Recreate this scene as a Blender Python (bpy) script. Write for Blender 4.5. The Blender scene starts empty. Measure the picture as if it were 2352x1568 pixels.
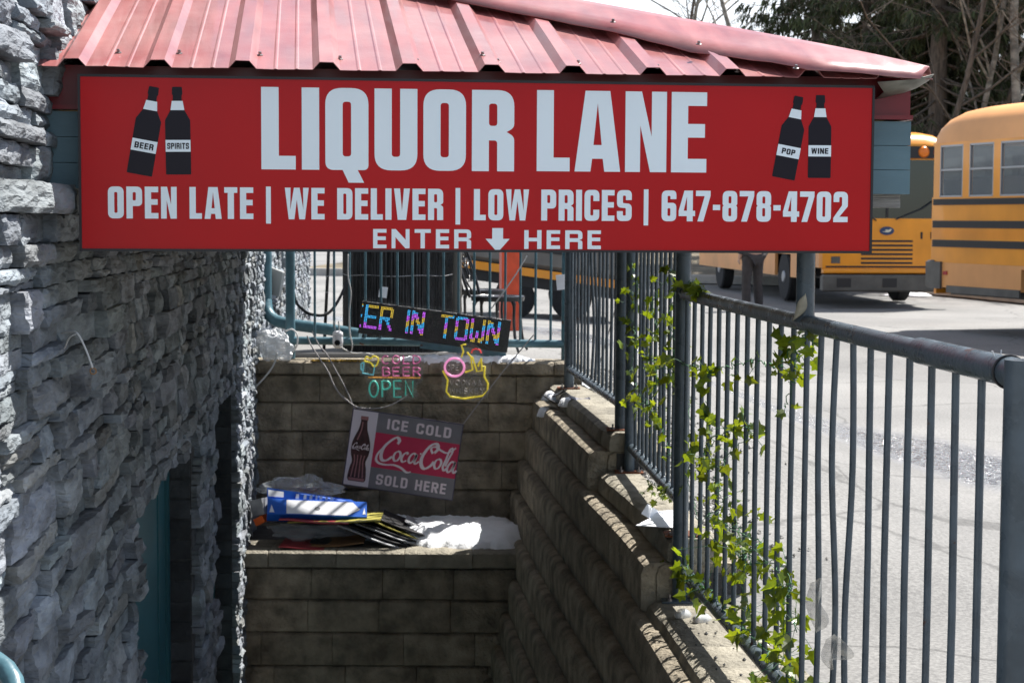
import bpy, bmesh, math, random
from mathutils import Vector, Matrix, noise
from mathutils.geometry import tessellate_polygon
random.seed(7)
R = math.radians
S = bpy.context.scene
COL = S.collection

# ------------------------------------------------------------------ camera
F = 4000.0                       # focal length in units of a 2352-wide picture
PITCH = math.atan(279 / F)
ROLL = R(0.3)
CAM = Vector((0, 0, 1.55))
RM = Matrix.Rotation(R(90) - PITCH, 3, 'X') @ Matrix.Rotation(ROLL, 3, 'Z')
cd = bpy.data.cameras.new('camera'); cam = bpy.data.objects.new('camera', cd); COL.objects.link(cam)
cam.matrix_world = Matrix.Translation(CAM) @ RM.to_4x4()
cd.sensor_width = 23.5; cd.lens = 23.5 * F / 2352; cd.clip_end = 3000; cd.clip_start = 0.05
cd.dof.use_dof = True; cd.dof.focus_distance = 4.85; cd.dof.aperture_fstop = 9.0
S.camera = cam

def ray(u, v):
    return RM @ Vector(((u - 1176) / F, -(v - 784) / F, -1))
def at(u, v, Y):                 # point seen at (u,v) at distance Y
    d = ray(u, v); return CAM + d * (Y / d.y)
def gz(u, v, z):                 # point seen at (u,v) at height z
    d = ray(u, v); return CAM + d * ((z - CAM.z) / d.z)

# ------------------------------------------------------------------ light
SUN = Vector((0.5, 0.5, 1.0)).normalized()
W = bpy.data.worlds.new('World'); S.world = W; W.use_nodes = True
wn = W.node_tree; bg = wn.nodes['Background']
sky = wn.nodes.new('ShaderNodeTexSky'); sky.sky_type = 'NISHITA'; sky.sun_disc = False
sky.sun_elevation = math.asin(SUN.z); sky.sun_rotation = math.atan2(SUN.x, SUN.y)
sky.air_density = 1.0; sky.dust_density = 1.5; sky.altitude = 1300
tc = wn.nodes.new('ShaderNodeTexCoord'); cn = wn.nodes.new('ShaderNodeTexNoise')
cn.inputs['Scale'].default_value = 5.0; cn.inputs['Detail'].default_value = 6
mp = wn.nodes.new('ShaderNodeMapping'); mp.inputs['Scale'].default_value = (1, 1, 2.2)
cr = wn.nodes.new('ShaderNodeValToRGB'); cr.color_ramp.elements[0].position = .5; cr.color_ramp.elements[1].position = .66
cm = wn.nodes.new('ShaderNodeMixRGB'); cm.inputs[2].default_value = (10.5, 10.9, 11.4, 1)
wn.links.new(tc.outputs['Generated'], mp.inputs['Vector']); wn.links.new(mp.outputs[0], cn.inputs['Vector'])
wn.links.new(cn.outputs['Fac'], cr.inputs[0])
sx_ = wn.nodes.new('ShaderNodeSeparateXYZ'); wn.links.new(tc.outputs['Generated'], sx_.inputs[0])
lo = wn.nodes.new('ShaderNodeMapRange'); lo.inputs[1].default_value = .12; lo.inputs[2].default_value = .42; lo.inputs[3].default_value = .8; lo.inputs[4].default_value = 0
wn.links.new(sx_.outputs['Z'], lo.inputs[0])
mxm = wn.nodes.new('ShaderNodeMath'); mxm.operation = 'MAXIMUM'; wn.links.new(cr.outputs[0], mxm.inputs[0])
fr_n = wn.nodes.new('ShaderNodeMath'); fr_n.operation = 'MULTIPLY'; wn.links.new(lo.outputs[0], fr_n.inputs[0])
yy = wn.nodes.new('ShaderNodeMapRange'); yy.inputs[1].default_value = 0; yy.inputs[2].default_value = .7; wn.links.new(sx_.outputs['Y'], yy.inputs[0])
wn.links.new(yy.outputs[0], fr_n.inputs[1]); wn.links.new(fr_n.outputs[0], mxm.inputs[1]); wn.links.new(mxm.outputs[0], cm.inputs[0])
wn.links.new(sky.outputs[0], cm.inputs[1]); wn.links.new(cm.outputs[0], bg.inputs[0])
bg.inputs[1].default_value = 0.078
sl = bpy.data.lights.new('sun', 'SUN'); sl.energy = 5.0; sl.angle = R(0.5); sl.color = (1, .96, .9)
so = bpy.data.objects.new('sun', sl); COL.objects.link(so)
so.rotation_euler = SUN.to_track_quat('Z', 'Y').to_euler(); so.location = (20, 20, 30)
S.view_settings.view_transform = 'Standard'; S.view_settings.look = 'None'
S.view_settings.exposure = 1.05; S.view_settings.gamma = 1.0

# ------------------------------------------------------------------ materials
MATS = {}
def mat(name, col, rough=.6, metal=0, spec=.5, var=0, vscale=4, bump=0, bscale=30, col2=None, alpha=1,
        trans=0, emit=0, stretch=(1, 1, 1), coat=0, attr=False, detail=6, subs=0, ior=1.45, rvar=0):
    m = bpy.data.materials.new(name); m.use_nodes = True; MATS[name] = m
    n = m.node_tree.nodes; l = m.node_tree.links; b = n['Principled BSDF']
    c = (*col, 1); b.inputs['Base Color'].default_value = c
    b.inputs['Roughness'].default_value = rough; b.inputs['Metallic'].default_value = metal
    b.inputs['Specular IOR Level'].default_value = spec; b.inputs['IOR'].default_value = ior
    b.inputs['Transmission Weight'].default_value = trans; b.inputs['Alpha'].default_value = alpha
    b.inputs['Coat Weight'].default_value = coat
    if emit:
        b.inputs['Emission Color'].default_value = c; b.inputs['Emission Strength'].default_value = emit
    t = n.new('ShaderNodeTexCoord'); mpn = n.new('ShaderNodeMapping'); mpn.inputs['Scale'].default_value = stretch
    l.new(t.outputs['Object'], mpn.inputs['Vector'])
    out = None
    if var or col2:
        nz = n.new('ShaderNodeTexNoise'); nz.inputs['Scale'].default_value = vscale; nz.inputs['Detail'].default_value = detail
        l.new(mpn.outputs[0], nz.inputs['Vector'])
        rp = n.new('ShaderNodeValToRGB'); rp.color_ramp.elements[0].position = .33; rp.color_ramp.elements[1].position = .67
        k = var
        rp.color_ramp.elements[0].color = (*[x * (1 - k) for x in col], 1)
        rp.color_ramp.elements[1].color = (*(col2 if col2 else [min(1, x * (1 + k)) for x in col]), 1)
        l.new(nz.outputs['Fac'], rp.inputs[0]); out = rp.outputs[0]
        if rvar:
            mr = n.new('ShaderNodeMapRange'); mr.inputs[3].default_value = max(0.02, rough - rvar); mr.inputs[4].default_value = min(1, rough + rvar)
            mr.inputs[1].default_value = .3; mr.inputs[2].default_value = .7
            l.new(nz.outputs['Fac'], mr.inputs[0]); l.new(mr.outputs[0], b.inputs['Roughness'])
    if attr:
        a = n.new('ShaderNodeAttribute'); a.attribute_name = 'tint'
        mx = n.new('ShaderNodeMixRGB'); mx.blend_type = 'MULTIPLY'; mx.inputs[0].default_value = 1
        if out: l.new(out, mx.inputs[1])
        else: mx.inputs[1].default_value = c
        l.new(a.outputs['Color'], mx.inputs[2]); out = mx.outputs[0]
    if out: l.new(out, b.inputs['Base Color'])
    if bump:
        bz = n.new('ShaderNodeTexNoise'); bz.inputs['Scale'].default_value = bscale; bz.inputs['Detail'].default_value = 8
        l.new(mpn.outputs[0], bz.inputs['Vector'])
        bp = n.new('ShaderNodeBump'); bp.inputs['Strength'].default_value = min(1, bump); bp.inputs['Distance'].default_value = .02
        l.new(bz.outputs['Fac'], bp.inputs['Height']); l.new(bp.outputs[0], b.inputs['Normal'])
    return m

mat('stone', (.205, .232, .253), .8, var=.4, vscale=7, bump=1.0, bscale=30, attr=True, stretch=(1, .7, 2.2), detail=9)
mat('mortar', (.06, .06, .06), .95, var=.3, vscale=20, bump=.6, bscale=40)
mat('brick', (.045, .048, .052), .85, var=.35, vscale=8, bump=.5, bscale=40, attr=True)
mat('teal_door', (.02, .11, .135), .45, var=.15, vscale=3)
mat('teal_siding', (.11, .185, .22), .55, var=.15, vscale=6, bump=.15, bscale=90, stretch=(.3, 1, 1))
mat('block', (.25, .215, .16), .9, var=.42, vscale=9, bump=1.0, bscale=45, attr=True)
mat('cap', (.25, .228, .18), .9, var=.3, vscale=9, bump=.8, bscale=50, attr=True)
mat('fence', (.066, .086, .103), .3, var=.2, vscale=14, bump=.12, bscale=60, rvar=.1)
mat('fence_far', (.065, .145, .18), .38, var=.2, vscale=14, bump=.1, bscale=60)
mat('rust', (.16, .055, .025), .9, var=.5, vscale=30, bump=.5, bscale=80)
mat('sign_red', (.47, .008, .012), .2, spec=.22, var=.05, vscale=2)
mat('sign_white', (.82, .9, .95), .18, spec=.35)
mat('sign_black', (.010, .007, .014), .3, spec=.25)
mat('black_frame', (.015, .012, .016), .35)
mat('fascia_red', (.17, .012, .018), .3, var=.2, vscale=5)
mat('wood_grey', (.38, .36, .34), .85, var=.35, vscale=10, bump=.8, bscale=25, stretch=(.6, 6, 14))
mat('wood_warm', (.42, .29, .14), .8, var=.25, vscale=10, bump=.3, bscale=25, stretch=(.6, 6, 14))
mat('metal_bolt', (.22, .2, .2), .35, metal=.8, var=.3, vscale=60)
mat('black_iron', (.012, .012, .014), .28, var=.2, vscale=20)
mat('black_plastic', (.013, .013, .015), .45)
mat('black_wicker', (.02, .02, .021), .55, var=.7, vscale=26, bump=1, bscale=60, stretch=(1, 1, .25))
mat('orange_paint', (.62, .07, .02), .45, var=.2, vscale=8)
mat('snow', (.88, .9, .93), .7, var=.04, vscale=12, bump=.3, bscale=50)
mat('white_cable', (.55, .55, .55), .5)
mat('white_plastic', (.75, .75, .78), .3)
mat('grey_panel', (.42, .43, .42), .5)
mat('lens', (.01, .01, .012), .08)
mat('clear_plastic', (.8, .86, .9), .1, alpha=.24, bump=1, bscale=26, spec=1)
mat('acrylic', (.6, .66, .68), .06, alpha=.16, spec=1)
mat('milky_plastic', (.8, .83, .86), .2, alpha=.62, bump=1, bscale=22, spec=1)
mat('film', (.5, .5, .48), .25, alpha=.3, spec=.6, var=.3, vscale=30)
mat('bulb_glass', (.75, .78, .8), .06, alpha=.5, spec=1)
mat('olive_metal', (.17, .165, .14), .5, var=.3, vscale=20)
mat('moss', (.32, .2, .03), .95, var=.4, vscale=30)
mat('glass_clear', (1, 1, 1), .02, trans=1)
mat('neon_teal', (.10, .52, .42), .4, emit=.12)  # tube colours carry a faint added glow although the signs are off
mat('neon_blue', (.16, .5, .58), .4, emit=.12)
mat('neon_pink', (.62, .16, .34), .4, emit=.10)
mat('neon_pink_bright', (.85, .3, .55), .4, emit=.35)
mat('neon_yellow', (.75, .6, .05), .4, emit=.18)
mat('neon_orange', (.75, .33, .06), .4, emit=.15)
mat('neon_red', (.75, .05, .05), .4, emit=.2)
mat('neon_dull', (.33, .3, .28), .5)
mat('led_blue', (.05, .5, 1.0), .4, emit=1.0)
mat('led_pink', (.62, .12, 1.0), .4, emit=1.0)
mat('led_yellow', (.85, .6, .06), .4, emit=.8)
mat('led_board', (.005, .005, .007), .4, bump=.3, bscale=120)
mat('thin_film', (.6, .66, .68), .06, alpha=.06, spec=1)
mat('grey_tin', (.17, .165, .19), .4, var=.12, vscale=6)
mat('crimson_tin', (.50, .02, .085), .35, var=.1, vscale=6)
mat('pale_tin', (.68, .63, .7), .4, var=.06, vscale=6)
mat('text_tin', (.75, .66, .72), .4)
mat('cola_brown', (.05, .018, .02), .3, var=.5, vscale=25)
mat('cola_pink', (.32, .14, .15), .3)
mat('tin_edge', (.07, .06, .1), .5)
mat('box_blue', (.012, .11, .52), .35, var=.1, vscale=8)
mat('box_white', (.74, .76, .8), .4, var=.06, vscale=10)
mat('card_brown', (.3, .17, .08), .8, var=.2, vscale=20)
mat('card_red', (.30, .03, .04), .5, var=.2, vscale=14)
mat('card_black', (.016, .016, .018), .5, var=.3, vscale=14)
mat('card_yellow', (.36, .32, .06), .5)
mat('card_grey', (.3, .31, .33), .6, var=.2, vscale=16)
mat('bus_yellow', (.80, .30, .016), .32, var=.12, vscale=1.5, coat=.3)
mat('bus_faded', (.76, .35, .12), .5, var=.12, vscale=1.2)
mat('bus_black', (.02, .02, .022), .5)
mat('bus_grey', (.10, .095, .085), .6, var=.2, vscale=4)
mat('coach_body', (.16, .15, .135), .5, var=.2, vscale=2)
mat('seat_brown', (.3, .19, .1), .7, var=.2, vscale=3)
mat('bus_inside', (.5, .5, .48), .8)
mat('bus_glass', (.3, .34, .36), .04, spec=1, alpha=.3)
mat('bus_windshield', (.012, .02, .024), .05, spec=1)
mat('lamp_amber', (.8, .2, .02), .3)
mat('lamp_red', (.35, .01, .01), .3)
mat('logo_blue', (.02, .05, .13), .3)
mat('cream', (.7, .65, .5), .5)
mat('rubber', (.02, .02, .021), .85, var=.2, vscale=20)
mat('steel', (.35, .35, .36), .4, metal=.6)
mat('concrete', (.36, .345, .32), .9, var=.15, vscale=2, bump=.4, bscale=30)
mat('gravel', (.28, .27, .25), .9, var=.5, vscale=60, bump=1, bscale=70, attr=True)
mat('trousers', (.05, .044, .044), .9, var=.15, vscale=12, bump=.3, bscale=20)
mat('jacket', (.03, .035, .045), .9, bump=.3, bscale=20)
mat('skin', (.5, .3, .22), .6)
mat('hair', (.04, .028, .02), .8)
mat('shoe', (.02, .018, .017), .6)
mat('bark', (.13, .105, .085), .95, var=.4, vscale=5, bump=1, bscale=14, stretch=(3, 3, .6))
mat('bark_pale', (.26, .23, .19), .9, var=.45, vscale=4, bump=.6, bscale=14, stretch=(1, 1, 2))
mat('twig', (.17, .135, .105), .9)
mat('needle', (.05, .066, .026), .8, attr=True, var=.4, vscale=1.5)
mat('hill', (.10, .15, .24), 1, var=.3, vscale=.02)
mat('dry_leaf', (.3, .27, .2), .8, var=.2, vscale=40)
mat('orange_rag', (.8, .14, .02), .7)
mat('stem_green', (.03, .13, .05), .6)
mat('string_grey', (.35, .33, .33), .7)

def leaf_mat():
    m = bpy.data.materials.new('ivy_leaf'); m.use_nodes = True; MATS['ivy_leaf'] = m
    n = m.node_tree.nodes; l = m.node_tree.links; b = n['Principled BSDF']
    b.inputs['Roughness'].default_value = .35
    a = n.new('ShaderNodeAttribute'); a.attribute_name = 'tint'
    nz = n.new('ShaderNodeTexNoise'); nz.inputs['Scale'].default_value = 40
    mx = n.new('ShaderNodeMixRGB'); mx.inputs[1].default_value = (.05, .12, .012, 1); mx.inputs[2].default_value = (.19, .26, .022, 1)
    l.new(nz.outputs['Fac'], mx.inputs[0])
    m2 = n.new('ShaderNodeMixRGB'); m2.blend_type = 'MULTIPLY'; m2.inputs[0].default_value = 1
    l.new(mx.outputs[0], m2.inputs[1]); l.new(a.outputs['Color'], m2.inputs[2]); l.new(m2.outputs[0], b.inputs['Base Color'])
    tr = n.new('ShaderNodeBsdfTranslucent'); l.new(m2.outputs[0], tr.inputs[0])
    g = n.new('ShaderNodeMixRGB'); g.blend_type = 'MULTIPLY'; g.inputs[0].default_value = 1; g.inputs[2].default_value = (1.9, 1.5, .6, 1)
    l.new(m2.outputs[0], g.inputs[1]); l.new(g.outputs[0], tr.inputs[0])
    ms = n.new('ShaderNodeMixShader'); ms.inputs[0].default_value = .5
    l.new(b.outputs[0], ms.inputs[1]); l.new(tr.outputs[0], ms.inputs[2])
    l.new(ms.outputs[0], n['Material Output'].inputs[0])
leaf_mat()

def rusty(nm, thr=.66):
    m = MATS[nm]; n = m.node_tree.nodes; l = m.node_tree.links; b = n['Principled BSDF']
    src = b.inputs['Base Color'].links[0].from_socket; t = n.new('ShaderNodeTexCoord'); nz = n.new('ShaderNodeTexNoise')
    nz.inputs['Scale'].default_value = 13; nz.inputs['Detail'].default_value = 7; l.new(t.outputs['Object'], nz.inputs['Vector'])
    rp = n.new('ShaderNodeValToRGB'); rp.color_ramp.elements[0].position = thr; rp.color_ramp.elements[1].position = thr + .03; l.new(nz.outputs['Fac'], rp.inputs[0])
    mx = n.new('ShaderNodeMixRGB'); mx.inputs[2].default_value = (.075, .038, .028, 1); l.new(rp.outputs[0], mx.inputs[0]); l.new(src, mx.inputs[1]); l.new(mx.outputs[0], b.inputs['Base Color'])
rusty('fence', .69); rusty('fence_far', .7)
def roof_mat():
    m = mat('roof_red', (.29, .06, .063), .36, var=.22, vscale=3, coat=.25, rvar=.08, stretch=(6, 1, 1), bump=.05, bscale=50)
    n = m.node_tree.nodes; l = m.node_tree.links; b = n['Principled BSDF']
    src = b.inputs['Base Color'].links[0].from_socket
    t = n.new('ShaderNodeTexCoord'); nz = n.new('ShaderNodeTexNoise'); nz.inputs['Scale'].default_value = 2.6; nz.inputs['Detail'].default_value = 10
    nz.inputs['Roughness'].default_value = .7
    l.new(t.outputs['Object'], nz.inputs['Vector'])
    rp = n.new('ShaderNodeValToRGB'); rp.color_ramp.elements[0].position = .38; rp.color_ramp.elements[1].position = .75
    rp.color_ramp.elements[0].color = (.12, .12, .12, 1); rp.color_ramp.elements[1].color = (.62, .62, .62, 1)
    l.new(nz.outputs['Fac'], rp.inputs[0])
    mx = n.new('ShaderNodeMixRGB'); mx.inputs[2].default_value = (.47, .30, .275, 1)
    l.new(rp.outputs[0], mx.inputs[0]); l.new(src, mx.inputs[1]); l.new(mx.outputs[0], b.inputs['Base Color'])
roof_mat()

def asphalt_mat():
    m = bpy.data.materials.new('asphalt'); m.use_nodes = True; MATS['asphalt'] = m
    n = m.node_tree.nodes; l = m.node_tree.links; b = n['Principled BSDF']
    t = n.new('ShaderNodeTexCoord')
    def nz(sc, det=6, ro=.5):
        x = n.new('ShaderNodeTexNoise'); x.inputs['Scale'].default_value = sc; x.inputs['Detail'].default_value = det
        x.inputs['Roughness'].default_value = ro; l.new(t.outputs['Object'], x.inputs['Vector']); return x
    def ramp(src, p0, c0, p1, c1):
        r = n.new('ShaderNodeValToRGB'); e = r.color_ramp.elements
        e[0].position = p0; e[1].position = p1; e[0].color = (*c0, 1); e[1].color = (*c1, 1); l.new(src, r.inputs[0]); return r
    def mix(mode, f, a, c):
        x = n.new('ShaderNodeMixRGB'); x.blend_type = mode
        for k, s in enumerate((f, a, c)):
            if hasattr(s, 'links'): l.new(s, x.inputs[k])
            else: x.inputs[k].default_value = s
        return x
    big = ramp(nz(.35, 5).outputs['Fac'], .35, (.155, .152, .147), .65, (.235, .229, .22))
    fine = ramp(nz(55, 3, .7).outputs['Fac'], .38, (.72, .72, .72), .64, (1.2, 1.2, 1.19))
    c = mix('MULTIPLY', 1.0, big.outputs[0], fine.outputs[0])
    # cracks
    wv = nz(1.5, 5); mp2 = n.new('ShaderNodeMixRGB'); mp2.blend_type = 'ADD'; mp2.inputs[0].default_value = .55
    l.new(t.outputs['Object'], mp2.inputs[1]); l.new(wv.outputs['Color'], mp2.inputs[2])
    vo = n.new('ShaderNodeTexVoronoi'); vo.feature = 'DISTANCE_TO_EDGE'; vo.inputs['Scale'].default_value = .42
    l.new(mp2.outputs[0], vo.inputs['Vector'])
    ck = ramp(vo.outputs['Distance'], .0025, (.25, .25, .25), .009, (1, 1, 1))
    c2 = mix('MULTIPLY', .6, c.outputs[0], ck.outputs[0])
    # damp icy run-off band crossing the lane
    sp = n.new('ShaderNodeSeparateXYZ'); l.new(t.outputs['Object'], sp.inputs[0])
    def math_(op, a, c3=None):
        x = n.new('ShaderNodeMath'); x.operation = op
        for k, s in enumerate((a, c3)):
            if s is None: continue
            if hasattr(s, 'links'): l.new(s, x.inputs[k])
            else: x.inputs[k].default_value = s
        return x.outputs[0]
    wob = math_('MULTIPLY', math_('SUBTRACT', nz(.9, 4).outputs['Fac'], .5), 1.6)
    line = math_('ADD', math_('ADD', sp.outputs['Y'], math_('MULTIPLY', sp.outputs['X'], 2.35)), wob)
    dist = math_('ABSOLUTE', math_('SUBTRACT', line, 17.6))
    band = ramp(math_('MULTIPLY', dist, .3), .27, (1, 1, 1), .48, (0, 0, 0))
    gl = ramp(nz(26, 3, .7).outputs['Fac'], .40, (0, 0, 0), .52, (1, 1, 1))
    bandg = math_('MULTIPLY', band.outputs[0], gl.outputs[0])
    c3 = mix('MIX', math_('MULTIPLY', band.outputs[0], .5), c2.outputs[0], (.15, .165, .19, 1))
    l.new(c3.outputs[0], b.inputs['Base Color'])
    mr = n.new('ShaderNodeMapRange'); mr.inputs[3].default_value = .85; mr.inputs[4].default_value = .16
    l.new(bandg, mr.inputs[0]); l.new(mr.outputs[0], b.inputs['Roughness'])
    bp = n.new('ShaderNodeBump'); bp.inputs['Distance'].default_value = .008
    st = n.new('ShaderNodeMapRange'); st.inputs[3].default_value = .3; st.inputs[4].default_value = 1.0; l.new(band.outputs[0], st.inputs[0])
    l.new(st.outputs[0], bp.inputs['Strength']); l.new(nz(60, 4, .7).outputs['Fac'], bp.inputs['Height'])
    b2 = n.new('ShaderNodeBump'); b2.inputs['Distance'].default_value = .045; l.new(band.outputs[0], b2.inputs['Strength'])
    l.new(nz(17, 3, .75).outputs['Fac'], b2.inputs['Height']); l.new(bp.outputs[0], b2.inputs['Normal']); l.new(b2.outputs[0], b.inputs['Normal'])
    l.new(b2.outputs[0], b.inputs['Coat Normal']); l.new(bandg, b.inputs['Coat Weight']); b.inputs['Coat Roughness'].default_value = .07
asphalt_mat()

# ------------------------------------------------------------------ mesh helpers
class MB:
    def __init__(s): s.v = []; s.f = []; s.t = []; s.tint = None
    def add(s, vs, fs, tint=None):
        o = len(s.v); s.v += [tuple(p) for p in vs]
        for f in fs: s.f.append(tuple(i + o for i in f)); s.t.append(tint)
        return s
    def box(s, x0, y0, z0, x1, y1, z1, M=None, tint=None, bev=0):
        if bev:
            b = bev
            vs = []
            for z, i in ((z0, b), (z0 + b, 0), (z1 - b, 0), (z1, b)):
                vs += [(x0 + i + b * (i == 0) * 0, y0 + i, z), (x1 - i, y0 + i, z), (x1 - i, y1 - i, z), (x0 + i, y1 - i, z)]
            fs = [(3, 2, 1, 0), (12, 13, 14, 15)]
            for k in range(3):
                for j in range(4): fs.append((k * 4 + j, k * 4 + (j + 1) % 4, k * 4 + 4 + (j + 1) % 4, k * 4 + 4 + j))
        else:
            vs = [(x0, y0, z0), (x1, y0, z0), (x1, y1, z0), (x0, y1, z0), (x0, y0, z1), (x1, y0, z1), (x1, y1, z1), (x0, y1, z1)]
            fs = [(3, 2, 1, 0), (4, 5, 6, 7), (0, 1, 5, 4), (1, 2, 6, 5), (2, 3, 7, 6), (3, 0, 4, 7)]
        if M: vs = [M @ Vector(p) for p in vs]
        return s.add(vs, fs, tint)
    def tube(s, pts, r, n=10, cap=True, tint=None, flat=1.0):
        pts = [Vector(p) for p in pts]; rs = r if isinstance(r, (list, tuple)) else [r] * len(pts)
        vs = []; prev = None
        for i, p in enumerate(pts):
            d = (pts[min(i + 1, len(pts) - 1)] - pts[max(i - 1, 0)])
            d = d.normalized() if d.length > 1e-9 else Vector((0, 0, 1))
            if prev is None:
                a = d.cross(Vector((0, 0, 1)))
                if a.length < .05: a = d.cross(Vector((0, 1, 0)))
            else:
                a = prev - d * prev.dot(d)
            a.normalize(); prev = a; b = d.cross(a)
            for k in range(n):
                t = 2 * math.pi * k / n; vs.append(p + (a * math.cos(t) + b * math.sin(t) * flat) * rs[i])
        fs = []
        for i in range(len(pts) - 1):
            for k in range(n):
                fs.append((i * n + k, i * n + (k + 1) % n, i * n + n + (k + 1) % n, i * n + n + k))
        if cap: fs += [tuple(range(n - 1, -1, -1)), tuple((len(pts) - 1) * n + k for k in range(n))]
        return s.add(vs, fs, tint)
    def lathe(s, prof, n=20, M=None, tint=None):   # prof: (r,z)
        vs = []; fs = []
        for r, z in prof:
            for k in range(n):
                t = 2 * math.pi * k / n; vs.append(Vector((r * math.cos(t), r * math.sin(t), z)))
        for i in range(len(prof) - 1):
            for k in range(n): fs.append((i * n + k, i * n + (k + 1) % n, i * n + n + (k + 1) % n, i * n + n + k))
        if prof[0][0] > 1e-4: fs.append(tuple(range(n - 1, -1, -1)))
        if prof[-1][0] > 1e-4: fs.append(tuple((len(prof) - 1) * n + k for k in range(n)))
        if M: vs = [M @ p for p in vs]
        return s.add(vs, fs, tint)
    def poly(s, loops, th, M, tint=None):           # loops in local x,z; front face at y=0, back at y=th
        loops = [l for l in loops if len(l) > 2]
        flat = [p for l in loops for p in l]
        tris = tessellate_polygon([[Vector((p[0], p[1], 0)) for p in l] for l in loops])
        vs = [M @ Vector((p[0], 0, p[1])) for p in flat]; nn = len(flat)
        fs = []
        for t in tris:
            a, b, c = (Vector(flat[i]) for i in t)
            cr_ = (b.x - a.x) * (c.y - a.y) - (b.y - a.y) * (c.x - a.x)
            fs.append(tuple(t) if cr_ > 0 else tuple(reversed(t)))
        if th:
            vs += [M @ Vector((p[0], th, p[1])) for p in flat]; o = 0
            for l in loops:
                for k in range(len(l)):
                    a, b = o + k, o + (k + 1) % len(l); fs.append((a, b, b + nn, a + nn))
                o += len(l)
        return s.add(vs, fs, tint)
    def grid(s, P, closed=False, tint=None):        # P rows of points
        m = len(P[0]); vs = [p for r_ in P for p in r_]; fs = []
        for i in range(len(P) - 1):
            for j in range(m - 1): fs.append((i * m + j, i * m + j + 1, i * m + m + j + 1, i * m + m + j))
        return s.add(vs, fs, tint)
    def xf(s, M):
        s.v = [tuple(M @ Vector(p)) for p in s.v]; return s
    def build(s, name, m, parent=None, smooth=False, angle=None):
        me = bpy.data.meshes.new(name); me.from_pydata(s.v, [], s.f); me.materials.append(MATS[m])
        if any(t is not None for t in s.t):
            ca = me.color_attributes.new('tint', 'FLOAT_COLOR', 'CORNER')
            i = 0
            for f, t in zip(s.f, s.t):
                t = t if t is not None else 1.0
                c = (t, t, t, 1) if not isinstance(t, tuple) else (*t, 1)
                for _ in f: ca.data[i].color = c; i += 1
        if smooth: 
            for p in me.polygons: p.use_smooth = True
            if angle is not None: me.set_sharp_from_angle(angle=R(angle))
        me.update()
        o = bpy.data.objects.new(name, me); COL.objects.link(o)
        if parent: o.parent = parent
        return o

def tag(o, label=None, cat=None, group=None, kind=None):
    if label: o['label'] = label
    if cat: o['category'] = cat
    if group: o['group'] = group
    if kind: o['kind'] = kind
    return o
def empty(name, loc=(0, 0, 0), rz=0, label=None, cat=None, group=None, kind=None, M=None):
    o = bpy.data.objects.new(name, None); COL.objects.link(o); o.empty_display_size = .1
    if M: o.matrix_world = M
    else: o.location = loc; o.rotation_euler = (0, 0, rz)
    return tag(o, label, cat, group, kind)
def frame(o, ex, ez=Vector((0, 0, 1))):             # matrix with local x=ex, z=ez, y=into the surface
    ex = ex.normalized(); ey = ez.cross(ex).normalized(); ez = ex.cross(ey)
    return Matrix(((ex.x, ey.x, ez.x, o.x), (ex.y, ey.y, ez.y, o.y), (ex.z, ey.z, ez.z, o.z), (0, 0, 0, 1)))
def smoothpath(pts, n=8, closed=False):
    pts = [Vector(p) for p in pts]; out = []; L = len(pts)
    rng = range(L if closed else L - 1)
    for i in rng:
        if closed: p0, p1, p2, p3 = (pts[(i + k) % L] for k in (-1, 0, 1, 2))
        else: p0, p1, p2, p3 = pts[max(i - 1, 0)], pts[i], pts[i + 1], pts[min(i + 2, L - 1)]
        for k in range(n):
            t = k / n
            out.append(.5 * ((2 * p1) + (p2 - p0) * t + (2 * p0 - 5 * p1 + 4 * p2 - p3) * t * t + (3 * p1 - p0 - 3 * p2 + p3) * t ** 3))
    out.append(pts[0] if closed else pts[-1]); return out
def roundpoly(pts, seg=6):                          # pts (x,z[,r])
    out = []; L = len(pts)
    for i, p in enumerate(pts):
        r = p[2] if len(p) > 2 else 0
        if r <= 0: out.append((p[0], p[1])); continue
        P = Vector(p[:2]); A = Vector(pts[i - 1][:2]) - P; B = Vector(pts[(i + 1) % L][:2]) - P
        la, lb = A.length, B.length; A.normalize(); B.normalize()
        ang = math.acos(max(-1, min(1, A.dot(B)))); d = min(r / math.tan(ang / 2), la * .499, lb * .499)
        s0, s1 = P + A * d, P + B * d
        for k in range(seg + 1):
            t = k / seg; q = s0 * (1 - t) ** 2 + P * 2 * t * (1 - t) + s1 * t * t
            # nearer to a circular corner than a plain quadratic
            out.append((q.x, q.y))
    return out
def smooth01(a, b, x):
    t = max(0, min(1, (x - a) / (b - a))); return t * t * (3 - 2 * t)
def interp(tab, x):
    if x <= tab[0][0]: return tab[0][1] + (x - tab[0][0]) * (tab[1][1] - tab[0][1]) / (tab[1][0] - tab[0][0])
    for (a, va), (b, vb) in zip(tab, tab[1:]):
        if x <= b: return va + (vb - va) * (x - a) / (b - a)
    (a, va), (b, vb) = tab[-2:]; return vb + (x - b) * (vb - va) / (b - a)

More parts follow.
